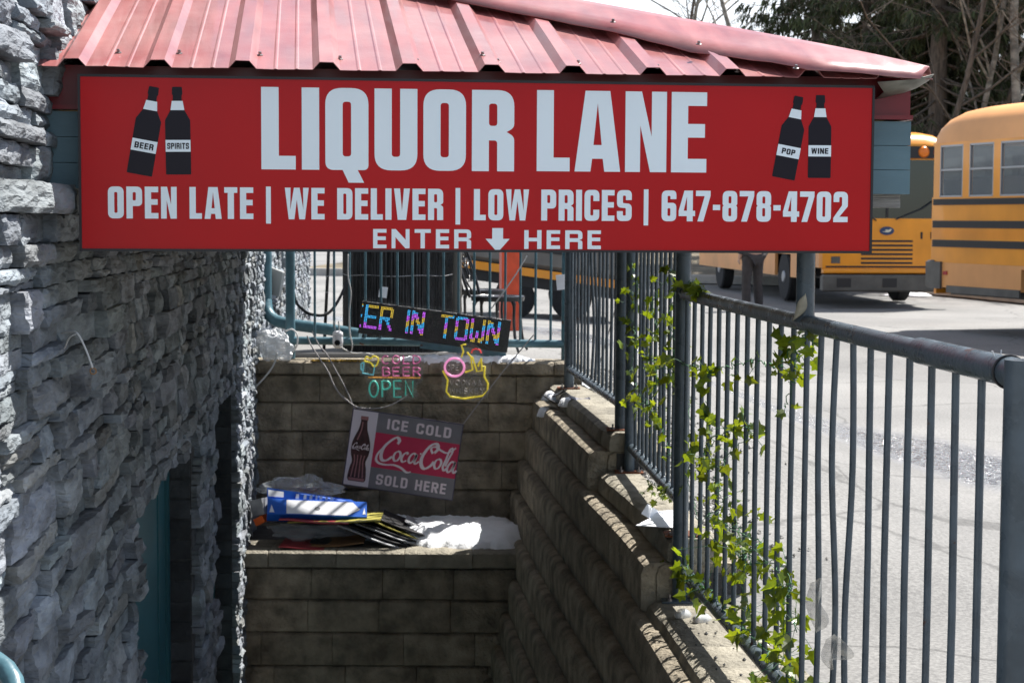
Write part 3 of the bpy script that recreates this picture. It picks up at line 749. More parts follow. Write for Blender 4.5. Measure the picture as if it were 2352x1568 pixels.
# handrail at the near left
hr = empty('handrail', (-1.15, 3.7, 0), 0, 'short blue grey handrail end in the lower left corner by the stone wall', 'handrail')
inv = Matrix.Translation((1.15, -3.7, 0))
a_ = at(-60, 1470, 3.7); b_ = at(40, 1610, 3.55)
tube_part('rail', smoothpath([a_ + Vector((-.06, .3, .12)), a_, b_, b_ + Vector((.05, -.4, -.4))], 6), .022, 'fence_far', hr, inv)
tube_part('bracket', [a_, a_ + Vector((-.12, .02, -.03))], .01, 'fence_far', hr, inv)

# ================================================================== canopy
CY = .12; EX = Vector((math.cos(CY), math.sin(CY), 0))
O = at(178, 165, 4.55)
MC = frame(O, EX); MCI = MC.inverted()
def on_plane(u, v, M, y=0.0):                          # local (x,z) of the picture point on plane y=const of frame M
    I = M.inverted(); c = I @ CAM; d = I.to_3x3() @ ray(u, v); t = (y - c.y) / d.y; q = c + d * t; return q
can = empty('canopy', label='weathered red ribbed metal canopy roof over the stairwell beside the stone wall', cat='canopy', M=MC)
TP = math.tan(R(17)); XR = 2.286; YE = -.035; ZE = .012; XL = -.16; YB = 6.35
def roofz(y): return ZE + (y - YE) * TP
peak0, pitch_ = .6412 - .2173 * 2, .2173
def ribh(x):
    best = 0
    d = abs((x - peak0 + pitch_ / 2) % pitch_ - pitch_ / 2)
    if d < .036: best = .02 * min(1, (.036 - d) / .018)
    return best
xs = set([XL, XR])
k = -2
while peak0 + k * pitch_ < XR + .1:
    c = peak0 + k * pitch_
    for o_ in (-.036, -.018, .018, .036): xs.add(round(c + o_, 5))
    for mc in (.085, .14):
        for o_ in (-.006, -.002, .002, .006): xs.add(round(c + mc + o_, 5))
    k += 1
xs = sorted(x for x in xs if XL <= x <= XR)
def zx(x):
    h_ = ribh(x)
    for mc in (.085, .14):
        dd = abs((x - peak0 - mc + pitch_ / 2) % pitch_ - pitch_ / 2)
        if dd < .0059: h_ += .0016 * (1 if dd < .003 else 0)
    return h_
rf = MB(); rows = []
NV = 14
for j in range(NV + 1):
    r_ = []
    for x in xs:
        ymax = YE + max(0.001, min(XR - x, 2.45))          # hip line at 45 degrees in plan
        y = YE + (ymax - YE) * j / NV
        wv = .0022 * noise.noise(Vector((x * 9, y * 3, 0))) if j == 0 else .0012 * noise.noise(Vector((x * 5, y * 3, 2)))
        r_.append((x, y, roofz(y) + zx(x) + wv))
    rows.append(r_)
rf.grid(rows); ro = rf.build('roof_sheet', 'roof_red', can)
sm = ro.modifiers.new('thick', 'SOLIDIFY'); sm.thickness = .0016; sm.offset = -1
rs = MB()                                              # right hand and rear slopes
rows = []
for i in range(41):
    y = YE + (YB - YE) * i / 40; rr_ = .018 if i % 3 == 1 else 0
    run = min(2.45, y - YE, YB - y)
    rows.append([(XR - run * t, y, ZE + run * t * TP + rr_) for t in (0, .5, 1)])
rs.grid(rows)
rs.add([(XR, YB, ZE), (XL, YB, ZE), (XL, YB - 2.45, ZE + 2.45 * TP), (XR - 2.45, YB - 2.45, ZE + 2.45 * TP)], [(0, 1, 2, 3)])
rs.build('roof_sheet', 'roof_red', can)
# hip flashing with its bent lower end
fl = MB(); rows = []
for i in range(47):
    t = .008 + 2.5 * (i / 46) ** 1.25
    cx, cy = XR - t, YE + t; z0 = roofz(YE + t) + .034 - .012 * math.exp(-max(t, 0) * 8)
    wl = max(.012, min(.26 + .02 * math.sin(t * 4), (t + .03) / .707))
    sag = .010 * noise.noise(Vector((t * 2.7, 5, 0))) - .010 * math.exp(-((t - .42) / .10) ** 2)
    dn = Vector((-1, -1, 0)).normalized()               # across the hip towards the front slope
    r_ = []
    for s_, up in ((-1.0, -.030), (-.55, -.006), (-.12, .012), (0, .018), (.12, .012), (.6, -.008), (1.0, -.03)):
        if s_ <= 0:
            p = Vector((cx, cy, z0)) + dn * (-s_) * wl; p.z = z0 + sag * (-s_) - (-s_) * wl * TP * .6 + up * (.5 if s_ > -.9 else .55)
            if s_ == -1.0: p.z += .012 * noise.noise(Vector((t * 9, 0, 1))) * (1 if t < .5 else .25)
        else:
            wr_ = min(.11, .01 + t * .7); p = Vector((cx, cy, z0)) - dn * s_ * wr_; p.z = z0 + sag * .4 * s_ - s_ * wr_ * TP * .72 + up * .5
        r_.append(p)
    rows.append(r_)
fl.grid(rows); fo = fl.build('hip_flashing', 'roof_red', can, smooth=True)
sm = fo.modifiers.new('thick', 'SOLIDIFY'); sm.thickness = .0014; sm.offset = 0
# torn flap of flashing at the corner
tf = MB()
tf.grid([[Vector((XR + .0, YE - .01, ZE + .012)), Vector((XR - .06, YE - .02, ZE - .004)), Vector((XR - .16, YE - .012, ZE - .012))],
         [Vector((XR + .008, YE + .05, ZE + .0)), Vector((XR - .03, YE + .04, ZE - .022)), Vector((XR - .12, YE + .05, ZE - .034))],
         [Vector((XR + .0, YE + .12, ZE - .01)), Vector((XR - .04, YE + .12, ZE - .03)), Vector((XR - .12, YE + .13, ZE - .05))]])
to = tf.build('bent_flap', 'olive_metal', can, smooth=True); sm = to.modifiers.new('thick', 'SOLIDIFY'); sm.thickness = .0012
# screws
def roof_hit(u, v, lift):
    c = MCI @ CAM; d = MCI.to_3x3() @ ray(u, v)
    n_ = Vector((0, -TP, 1)).normalized(); p0 = Vector((0, YE, ZE + lift)); t = n_.dot(p0 - c) / n_.dot(d); return c + d * t
for i, (u, v, lf) in enumerate([(272, 122, .0), (412, 124, 0), (597, 128, 0), (781, 137, 0), (958, 144, 0), (1108, 128, .02), (1143, 144, 0), (1328, 147, 0), (1510, 157, 0), (1692, 165, 0), (1605, 103, .045), (1408, 52, .045), (1828, 158, .03)]):
    p = roof_hit(u, v, lf); s_ = MB()
    T_ = Matrix.Translation(p) @ Matrix.Rotation(R(17), 4, 'X')
    s_.lathe([(.0085, .0), (.0085, .0022), (.006, .003)], 14, T_); s_.lathe([(.0046, .003), (.0046, .0095), (.0038, .0105), (0, .0105)], 6, T_)
    s_.build('screw', 'metal_bolt', can)
# fascia, siding beam, timber, soffit
q1 = on_plane(2090, 215, MC, .09); q2 = on_plane(2088, 276, MC, .09); q3 = on_plane(2083, 444, MC, .11); q4 = on_plane(2067, 478, MC, .12); q5 = on_plane(2003, 444, MC, .12)
xr = q1.x
fa = MB(); fa.box(XL - .02, .085, q2.z, xr, .11, ZE + .012); fa.box(XL - .02, .072, q2.z, xr + .004, .085, q2.z + .012)
fa.box(xr - .022, .112, q2.z, xr, YB - .1, ZE + .0); fa.box(xr, .1, q2.z, xr + .012, YB - .1, q2.z + .012)
fa.build('fascia', 'fascia_red', can)
sd_ = MB(); xb = q3.x
for i in range(3):
    za = q2.z - .003 - (q2.z - q3.z) * i / 3; zb2 = q2.z - .003 - (q2.z - q3.z) * (i + 1) / 3
    sd_.add([(XL - .02, .0875, za - .0015), (xb, .0875, za - .0015), (xb, .0875, zb2), (XL - .02, .0875, zb2), (XL - .02, .13, za), (xb, .13, za), (xb, .13, zb2), (XL - .02, .13, zb2)],
            [(0, 1, 2, 3)[::-1], (1, 5, 6, 2), (3, 2, 6, 7), (0, 4, 5, 1)])
sd_.box(xb - .03, .132, q3.z, xb - .001, YB - .2, q2.z - .004)
sd_.box(xb - .16, .3, q3.z + .0, xb - .13, YB - .2, q2.z - .004)
sd_.build('siding_beam', 'teal_siding', can)
wd = MB(); wd.box(q4.x - 1.1, .118, q4.z, q4.x, .156, q3.z - .001, bev=.001); wd.build('timber', 'wood_grey', can)
sf = MB(); sf.box(XL, .135, q2.z + .004, xb - .04, YB - .25, q2.z + .02); sf.build('soffit', 'wood_warm', can)
for nm, (u, v, r_) in {'a': (1876, 742, .0272)}.items():
    p = Vector((.838, 4.975, 1.26))
    c_ = MB(); c_.tube([(p.x, p.y, 1.275), (p.x, p.y, 1.75)], .0268, 24); c_.tube([(p.x, p.y, 1.265), (p.x, p.y, 1.282)], [.034, .0285], 24)
    c_.xf(MCI).build('column', 'fence', can, smooth=True, angle=40)

# ================================================================== sign
SW = on_plane(2005, 400, MC).x; z0s = on_plane(1176, 579.5, MC).z; z1s = on_plane(1176, 185, MC).z
MS = frame(O + EX * 0 + Vector((0, 0, 0)), EX)
sgn = empty('shop_sign', label='long red liquor shop sign with white lettering fixed to the canopy edge', cat='sign', M=MS)
fr = MB(); e_ = .0065
for (xa, za, xb_, zb_) in ((0, z0s, SW, z0s + e_), (0, z1s - e_, SW, z1s), (0, z0s + e_, e_, z1s - e_), (SW - e_, z0s + e_, SW, z1s - e_)): fr.box(xa, -.004, za, xb_, .05, zb_)
fr.box(.002, .02, z0s + .002, SW - .002, .049, z1s - .002)
fr.build('frame', 'black_frame', sgn)
pn = MB(); pn.box(e_, -.001, z0s + e_, SW - e_, .015, z1s - e_); pn.build('panel', 'sign_red', sgn)
def loc(u, v, y=-.0015): return on_plane(u, v, MS, y)
def line(txt, u0, u1, v0, v1, w, s, t, r, gap, space, name='lettering', m='sign_white', wf=None):
    mb = MB(); cu = (u0 + u1) / 2
    a = loc(u0, (v0[0] + v1[0]) / 2).x; b = loc(u1, (v0[1] + v1[1]) / 2).x
    zt = (loc(u0, v0[0]).z + loc(u1, v0[1]).z) / 2; zb = (loc(u0, v1[0]).z + loc(u1, v1[1]).z) / 2
    text(mb, txt, a, b, zb, zt - zb, w, s, t, r, Matrix.Translation((0, 0, 0)), gap, space, th=.0012, y=-.0025, wf=wf)
    return mb.build(name, m, sgn)
line('LIQUOR', 600, 1181, (200, 208), (390, 393), .51, .205, .166, .2, .072, .25, wf={'L': .79, 'I': .41})
line('LANE', 1233, 1623, (207, 213), (394, 396), .51, .205, .17, .2, .06, .25)
line('OPEN LATE | WE DELIVER | LOW PRICES | 647-878-4702', 248, 1947, (430, 439), (503, 509), .50, .2, .175, .19, .085, .24)
GWW = {'I': .3, 'L': .8, 'E': .78, 'T': .95, 'N': 1.05}
line('ENTER', 857, 1082, (525, 528), (569, 572), .80, .2, .19, .36, .24, .3, wf=GWW)
line('HERE', 1204, 1380, (528, 530), (572, 572), .80, .2, .19, .36, .24, .3, wf=GWW)
ar = MB(); c = loc(1143, 524); b = loc(1143, 580); hw = .0325; hh = c.z - b.z; x = c.x
ar.poly([[(x - hw * .45, c.z), (x - hw * .45, c.z - hh * .44), (x - hw, c.z - hh * .44), (x, b.z), (x + hw, c.z - hh * .44), (x + hw * .45, c.z - hh * .44), (x + hw * .45, c.z)][::-1]], .0012, Matrix.Translation((0, -.0025, 0)))
ar.build('arrow', 'sign_white', sgn)
def bottle(ux, vt, vb, tilt, txt):
    top = loc(ux[0], vt); bot = loc(ux[1], vb); Lb = math.hypot(top.x - bot.x, top.z - bot.z); w = Lb * .285
    an = math.atan2(top.x - bot.x, top.z - bot.z)
    M = Matrix.Translation((bot.x, 0, bot.z)) @ Matrix.Rotation(an, 4, 'Y')
    pr = [(-.5, .0, .05), (.5, 0, .05), (.5, .62, .1), (.19, .78, .05), (.17, .90), (.21, .92), (.19, 1, .03), (-.19, 1, .03), (-.21, .92), (-.17, .90), (-.19, .78, .05), (-.5, .62, .1)]
    P_ = roundpoly([(p[0] * w, p[1] * Lb, (p[2] if len(p) > 2 else 0) * w) for p in pr])
    mb = MB(); mb.poly([P_], .001, M @ Matrix.Translation((0, -.0022, 0))); b_ = mb.build('bottle_emblem', 'sign_black', sgn)
    lb = MB(); lb.poly([[(-w * .495, Lb * .26), (w * .495, Lb * .26), (w * .495, Lb * .395), (-w * .495, Lb * .395)]], .001, M @ Matrix.Translation((0, -.0034, 0)))
    lb.build('bottle_label', 'sign_white', b_); lb = MB()
    lb.poly([[(-w * .275, Lb * .735), (w * .275, Lb * .735), (w * .215, Lb * .84), (-w * .215, Lb * .84)]], .001, M @ Matrix.Translation((0, -.0034, 0)))
    lb.build('neck_label', 'sign_white', b_)
    tx = MB(); k = .42 if len(txt) < 6 else .45; k = {3: .29, 4: .37, 7: .43}[len(txt)]
    text(tx, txt, -w * k, w * k, Lb * .292, Lb * .068, .62, .2, .19, .24, M, .16, .3, th=.001, y=-.0046, wf={'I': .3, 'W': 1.45, 'E': .88}); tx.build('bottle_text', 'sign_black', b_)
bottle((354, 320), 200, 401, 0, 'BEER'); bottle((406.5, 410.5), 200, 401, 0, 'SPIRITS')
bottle((1835, 1799), 222, 410, 0, 'POP'); bottle((1884.5, 1881.5), 219, 409, 0, 'WINE')

# ================================================================== things hanging on the rear railing
def c4(x, y): return 517 + .3844 * x, 545.5 + .3844 * y       # reading coordinates used while measuring
def c5(x, y): return 517 + .3418 * x, 1033.6 + .3418 * y
YL = 11.56
a_, b_, d_ = at(827, 690, YL), at(1170, 735, YL), at(822, 765, YL)
ML = frame(d_, b_ - a_)
LW = (b_ - a_).length; LH = (a_ - d_).length
led = empty('message_panel', label='tilted black scrolling message panel reading ER IN TOWN in coloured dots', cat='lit sign', M=ML)
mb = MB(); mb.box(0, 0, 0, LW, .035, LH, bev=.004); mb.build('panel', 'led_board', led)
mb = MB(); mb.box(LW * .42, -.004, -.045, LW * .995, .045, -.002); mb.build('channel_frame', 'fence_far', led)
mb = MB(); mb.grid([[Vector((LW * i / 24, -.006 - .004 * noise.noise(Vector((i * .9, j * 1.7, 0))), -.01 + (LH + .035) * j / 6 + .008 * noise.noise(Vector((i * .6, 3, j))))) for i in range(27)] for j in range(7)])
mb.build('plastic_wrap', 'thin_film', led)
p = LH / 22.2
def cells(ch):
    c = set()
    def bx(x0, x1, y0, y1): c.update((x, y) for x in range(x0, x1 + 1) for y in range(y0, y1 + 1))
    if ch == 'E': bx(0, 1, 0, 15); bx(0, 8, 0, 1); bx(0, 7, 7, 8); bx(0, 8, 14, 15)
    if ch == 'R':
        bx(0, 1, 0, 15); bx(0, 7, 0, 1); bx(0, 6, 7, 8); bx(7, 8, 1, 6)
        for k in range(8): bx(4 + k // 2, 5 + k // 2, 8 + k, 8 + k)
    if ch == 'I': bx(0, 1, 0, 15)
    if ch == 'N':
        bx(0, 1, 0, 15); bx(7, 8, 0, 15)
        for k in range(13): bx(2 + k * 5 // 13, 3 + k * 5 // 13, 1 + k, 2 + k)
    if ch == 'T': bx(0, 8, 0, 1); bx(3, 4, 2, 15)
    if ch == 'O': bx(1, 7, 0, 1); bx(1, 7, 14, 15); bx(0, 1, 1, 14); bx(7, 8, 1, 14)
    if ch == 'W':
        bx(0, 1, 0, 13); bx(8, 9, 0, 13); bx(4, 5, 8, 12); bx(1, 3, 13, 15); bx(6, 8, 13, 15)
    return c, {'I': 2, 'W': 10}.get(ch, 9)
dots = {'led_blue': MB(), 'led_pink': MB(), 'led_yellow': MB()}
off = 2.5
first = True
for wi, (word, col0) in enumerate((('ER', 3), ('IN', 31.5), ('TOWN', 54.5))):
    x = col0
    for li, ch in enumerate(word):
        cc, cw = cells(ch)
        for (i, j) in cc:
            if ch == 'E': m_ = 'led_yellow' if j < 2 and i > 1 else 'led_pink' if j > 11 else 'led_blue'
            elif ch == 'R': m_ = 'led_yellow' if j < 7 else 'led_pink' if j > 11 else 'led_blue'
            else: m_ = ('led_blue', 'led_pink', 'led_yellow')[int((j * .9 + (x + i) * .33) // 3.4) % 3]
            px, pz = (x + i + .5) * p, LH - (off + j) * p
            dots[m_].add([(px + .0030 * math.cos(q * 1.0472), -.0012, pz + .0030 * math.sin(q * 1.0472)) for q in range(6)], [tuple(range(6))])
        x += cw + 1.3
for j, m_ in ((0, 'led_yellow'), (1, 'led_blue'), (7, 'led_blue'), (8, 'led_blue'), (14, 'led_pink'), (15, 'led_pink')):
    px, pz = 1 * p, LH - (off + j) * p; dots[m_].add([(px + .0030 * math.cos(q * 1.0472), -.0012, pz + .0030 * math.sin(q * 1.0472)) for q in range(6)], [tuple(range(6))])
for k_, mb in dots.items(): mb.build('lit_dots', k_, led)

# neon style signs, unlit but with a faint glow put into the tubes, on clear acrylic
def neon(name, label, Y, cc, outline):
    o = at(*cc, Y); M = frame(o, Vector((1, -.02, 0))); r = empty(name, label=label, cat='neon sign', group='unlit tube signs on clear acrylic', M=M)
    def L(x, y, dy=0): q = on_plane(*c4(x, y), M, dy); return (q.x, dy, q.z)
    mb = MB(); pts = smoothpath([Vector((L(*p_)[0], L(*p_)[2], 0)) for p_ in outline], 4, True)
    mb.poly([[(q.x, q.y) for q in pts[:-1]]], .005, Matrix.Translation((0, .008, 0))); mb.build('acrylic_back', 'acrylic', r)
    def tubes(nm, m, strokes, r_=.0065, sm=0):
        mb = MB()
        for s_ in strokes:
            P = [L(*q) for q in s_]
            if sm: P = smoothpath(P, sm)
            mb.tube(P, r_, 7)
        mb.build(nm, m, r, smooth=True, angle=60)
    def word(nm, m, txt, x0, y0, x1, y1, r_):
        A, B = L(x0, y1), L(x1, y1); C_ = L(x0, y0); mb = MB()
        an = math.atan2(B[2] - A[2], B[0] - A[0]); Mt = Matrix.Translation((A[0], 0, A[2])) @ Matrix.Rotation(-an, 4, 'Y')
        stroke_text(mb, txt, 0, math.hypot(B[0] - A[0], B[2] - A[2]), 0, math.hypot(C_[0] - A[0], C_[2] - A[2]), r_, Mt)
        mb.build(nm, m, r, smooth=True, angle=60)
    return r, tubes, word
r, tubes, word = neon('neon_sign', 'unlit tube sign given a faint glow, reading COLD BEER OPEN with a beer mug outline', 11.3, c4(990, 830),
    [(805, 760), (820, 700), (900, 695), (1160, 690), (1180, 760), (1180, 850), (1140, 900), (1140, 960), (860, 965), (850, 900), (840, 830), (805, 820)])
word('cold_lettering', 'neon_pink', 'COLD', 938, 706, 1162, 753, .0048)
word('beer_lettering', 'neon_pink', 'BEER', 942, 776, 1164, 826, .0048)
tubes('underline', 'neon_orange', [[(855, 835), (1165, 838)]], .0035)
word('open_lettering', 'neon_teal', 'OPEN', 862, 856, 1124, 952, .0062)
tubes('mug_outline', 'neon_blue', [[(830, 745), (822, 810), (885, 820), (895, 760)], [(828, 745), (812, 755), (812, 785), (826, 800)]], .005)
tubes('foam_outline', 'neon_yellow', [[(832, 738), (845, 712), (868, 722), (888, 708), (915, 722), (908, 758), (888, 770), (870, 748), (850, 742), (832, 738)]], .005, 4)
r, tubes, word = neon('neon_sign', 'unlit tube sign given a faint glow, reading OPEN VODKA & WHISKEY inside a yellow bottle and glass outline', 11.28, c4(1430, 860),
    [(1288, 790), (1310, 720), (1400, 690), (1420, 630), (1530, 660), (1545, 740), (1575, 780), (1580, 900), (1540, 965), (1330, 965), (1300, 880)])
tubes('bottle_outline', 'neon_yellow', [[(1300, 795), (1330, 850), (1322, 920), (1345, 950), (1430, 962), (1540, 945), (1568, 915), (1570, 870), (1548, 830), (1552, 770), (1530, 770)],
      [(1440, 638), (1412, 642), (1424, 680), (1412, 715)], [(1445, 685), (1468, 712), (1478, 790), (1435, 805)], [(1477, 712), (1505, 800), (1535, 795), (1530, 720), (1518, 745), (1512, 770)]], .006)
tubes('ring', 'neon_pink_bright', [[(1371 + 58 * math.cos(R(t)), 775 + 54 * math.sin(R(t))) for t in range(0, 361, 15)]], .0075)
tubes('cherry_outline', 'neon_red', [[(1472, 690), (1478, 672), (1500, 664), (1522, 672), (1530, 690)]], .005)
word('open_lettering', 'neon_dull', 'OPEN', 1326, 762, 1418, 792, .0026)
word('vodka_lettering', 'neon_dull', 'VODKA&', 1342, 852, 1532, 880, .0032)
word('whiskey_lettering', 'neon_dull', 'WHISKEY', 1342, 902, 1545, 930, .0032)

# soda sign
YS = 11.22
pTL, pTR, pBR, pBL = at(813, 937, YS), at(1065, 974, YS), at(1040, 1150, YS), at(783, 1112, YS)
ex = ((pTR - pTL) + (pBR - pBL)) / 2; cen = (pTL + pTR + pBR + pBL) / 4
Wd, Hd = ex.length, ((pTL - pBL).length + (pTR - pBR).length) / 2
MK = frame(cen, ex); MK = MK @ Matrix.Translation((-Wd / 2, 0, -Hd / 2))
shx = ((pTL - pBL).dot(ex.normalized()))
cola = empty('soda_sign', label='tilted tin soda sign with a bottle and white script hung on strings', cat='sign', M=MK)
mb = MB(); mb.box(0, .002, 0, Wd, .008, Hd); mb.build('backing', 'tin_edge', cola)
def rect(nm, m, x0, z0, x1, z1, y=0.0005, par=None):
    mb = MB(); mb.box(x0, y, z0, x1, y + .001, z1); return mb.build(nm, m, par or cola)
b_ = .007; xs_ = Wd * .232
rect('bottle_field', 'pale_tin', b_, b_, xs_, Hd - b_)
rect('grey_band', 'grey_tin', xs_, Hd * .735, Wd - b_, Hd - b_); rect('grey_band', 'grey_tin', xs_, b_, Wd - b_, Hd * .285)
rect('red_band', 'crimson_tin', xs_, Hd * .285, Wd - b_, Hd * .735)
I3 = Matrix.Translation((0, 0, 0))
def tw(nm, txt, x0, x1, z, h_): mb = MB(); text(mb, txt, Wd * x0, Wd * x1, Hd * z, Hd * h_, .6, .19, .18, .28, I3, .17, .35, th=.0008, y=-.0008, wf={'I': .32, 'E': .85, 'L': .8}); mb.build(nm, 'text_tin', cola)
tw('lettering', 'ICE COLD', .325, .90, .795, .135); tw('lettering', 'SOLD HERE', .295, .925, .07, .135)
# script
SX, SZ = Wd * .0066, Hd * .0115
MSc = Matrix.Translation((Wd * .262, 0, Hd * .315)) @ Matrix.Diagonal((SX, 1, SZ, 1))
def nib(d, t): return .55 + .75 * abs(d.x * .35 - d.y * .9) ** 1.2
sc = MB()
scr = [([(27, 27), (29, 31), (25, 34), (18, 30), (10, 22), (7, 13), (9, 7), (15, 7), (22, 12)], 3.6),
       ([(9, 21), (3, 14), (1, 7), (5, 3), (14, 2), (26, 3), (36, 1), (44, -3), (50, -2)], 2.6),
       ([(30, 19), (26, 17), (24, 12), (26, 8), (30, 9), (33, 14), (32, 18), (29, 19)], 2.6),
       ([(43, 17), (41, 19), (37, 16), (35, 11), (37, 8), (42, 10)], 2.6),
       ([(54, 18), (50, 19), (46, 15), (45, 10), (48, 8), (52, 12), (55, 18), (53, 10), (55, 8), (59, 11)], 2.6),
       ([(59, 19.5), (61, 20)], 3.2),
       ([(78, 23), (82, 28), (80, 33), (74, 32), (67, 25), (62, 15), (63, 7), (68, 4), (75, 8), (79, 13)], 3.8),
       ([(76, 22), (73, 27), (78, 30), (86, 27), (94, 25), (101, 28), (106, 32)], 2.4),
       ([(86, 17), (82, 15), (80, 10), (82, 6), (86, 7), (89, 12), (88, 16), (85, 17)], 2.6),
       ([(95, 10), (98, 18), (102, 27), (101, 31), (98, 28), (95, 18), (92, 9), (94, 5), (97, 8)], 2.4),
       ([(107, 15), (103, 16), (99, 11), (98, 6), (101, 4), (105, 9), (108, 16), (106, 7), (108, 4), (111, 7)], 2.6)]
for i, (pts, w_) in enumerate(scr): ribbon(sc, pts, w_, MSc, y=-.0009 - .00007 * i, nib=nib)
sc.build('script_lettering', 'text_tin', cola)
# printed bottle
bw, bh, bx, bz = Wd * .112, Hd * .86, Wd * .118, Hd * .07
bp_ = [(0.62, 0), (.74, .05), (.66, .2), (.55, .3), (.72, .42), (.74, .55), (.6, .66), (.36, .78), (.27, .88), (.27, .93)]
pr = [Vector((q[0], q[1], 0)) for q in bp_]; pr = smoothpath(pr, 5)
out = [(bx + q.x * bw, bz + q.y * bh) for q in pr] + [(bx - q.x * bw, bz + q.y * bh) for q in reversed(pr)]
mb = MB(); mb.poly([out], .0005, Matrix.Translation((0, -.0004, 0))); bt_ = mb.build('bottle_print', 'cola_brown', cola)
mb = MB()
for k in (-.42, -.15, .15, .42):
    ribbon(mb, [(bx + k * bw * 1.1, bz + .06 * bh), (bx + k * bw * .95, bz + .2 * bh), (bx + k * bw * .8, bz + .3 * bh), (bx + k * bw, bz + .4 * bh)], bw * .1, I3, y=-.0007, n=4)
ribbon(mb, [(bx - .35 * bw, bz + .62 * bh), (bx - .12 * bw, bz + .78 * bh), (bx - .1 * bw, bz + .9 * bh)], bw * .1, I3, y=-.0007, n=4)
mb.box(bx - .3 * bw, -.0008, bz + .93 * bh, bx + .3 * bw, 0, bz + .985 * bh); mb.box(bx - .62 * bw, -.00078, bz + .01 * bh, bx + .62 * bw, 0, bz + .05 * bh)
mb.build('bottle_highlights', 'cola_pink', bt_)
ms = MB(); M2 = Matrix.Translation((bx - bw * .68, 0, bz + bh * .475)) @ Matrix.Diagonal((bw * .0123, 1, bh * .0030, 1))
for i, (pts, w_) in enumerate(scr): ribbon(ms, pts, w_ * 1.2, M2, y=-.0011 - .00003 * i, nib=nib, n=4)
ms.build('script_lettering', 'text_tin', bt_)

def cable(label, pts, r_, m='white_cable', name='cable', group='strings and cables on the rear wall', Y=None, cat='cable', n=8):
    P = [at(*p_[:2], p_[2] if len(p_) > 2 else Y) for p_ in pts]
    mb = MB(); mb.tube(smoothpath(P, n), r_, 7); o = P[0]; mb.xf(Matrix.Translation(-o)); ob = mb.build(name, m, smooth=True); ob.location = o
    return tag(ob, label, cat, group)
C = lambda *q: [c4(a, b) for a, b in q]
cable('long grey cable curving from the railing to the top left corner of the soda sign', C((490, 585), (512, 640), (560, 715), (615, 800), (650, 880), (700, 950), (775, 1005)), .0048, 'string_grey', Y=11.3)
cable('grey string from the railing down to the top left corner of the soda sign', C((520, 560), (560, 640), (610, 700), (660, 790), (720, 900), (772, 1018)), .004, 'string_grey', Y=11.26)
cable('grey cable drooping below the cold beer sign', C((700, 945), (780, 1008), (870, 1021), (960, 1010), (1040, 975), (1090, 940)), .0042, 'string_grey', Y=11.24)
cable('grey string from the railing down to the top right corner of the soda sign', C((1845, 580), (1760, 680), (1660, 800), (1560, 930), (1424, 1112)), .0042, 'string_grey', Y=11.27)
cable('white cord hanging from the plastic bag down beside the stone wall', C((312, 690), (290, 760), (240, 830), (152, 922)), .006, 'white_cable', Y=11.35)
cable('white string tied diagonally across the railing by the orange post', C((1805, 108), (1740, 215), (1660, 330), (1590, 425)), .0045, 'white_cable', Y=11.6)
cable('white cable looped over the left end of the lower rail', C((360, 560), (400, 548), (430, 580), (430, 640), (400, 690)), .0055, 'white_cable', Y=11.58)
cable('white cable from the security camera to the coping', C((700, 660), (760, 690), (830, 690), (890, 700)), .0045, 'white_cable', Y=11.56)
cable('white cable hanging down the railing left of the message panel', C((735, 100), (735, 230), (752, 330), (742, 450), (745, 560), (760, 640), (755, 680)), .0045, 'white_cable', Y=11.62)
cable('white twine knotted along the farther slate railing', [(1438, 600, 9.0), (1432, 640, 9.05), (1406, 736, 9.6), (1385, 810, 9.9), (1366, 872, 10.1)], .004, 'white_cable')
cable('grey conduit running down the stone wall beside the downspout', [(594, 560, 12.1), (597, 640, 12.1), (606, 690, 12.1), (600, 730, 12.1)], .008, 'white_cable', Y=12.1)
cable('black garden hose looping behind the teal railing', [(673, 560, 12.9), (675, 676, 12.9), (698, 713, 12.8), (728, 724, 12.7), (754, 719, 12.7), (777, 690, 12.8), (800, 640, 13)], .011, 'rubber', name='hose', cat='hose')

# security camera
o = at(776, 782, 11.58); sc_ = empty('security_camera', o, 0, 'white ball shaped security camera with two antennas on the rear railing', 'camera')
mb = MB(); mb.lathe([(.0, -.052), (.018, -.05), (.032, -.035), (.036, -.01), (.035, .02), (.033, .03)], 20); mb.build('ball', 'white_plastic', sc_, smooth=True, angle=50)
mb = MB(); mb.lathe([(.034, .031), (.036, .036), (.034, .055), (.02, .066), (0, .068)], 20); mb.build('housing', 'white_plastic', sc_, smooth=True, angle=50)
mb = MB(); mb.lathe([(.0, .0), (.019, .0), (.019, .008), (.012, .012), (0, .012)], 18, Matrix.Translation((0, -.031, -.012)) @ Matrix.Rotation(R(90), 4, 'X')); mb.build('lens', 'lens', sc_)
for s_ in (-1, 1): mb = MB(); mb.tube([(s_ * .012, 0, .055), (s_ * .016 - .012, 0, .13)], .0042, 8); mb.build('antenna', 'grey_panel', sc_)
mb = MB(); mb.tube([(0, .03, .03), (0, .075, .03)], .008, 8); mb.build('bracket', 'white_plastic', sc_)

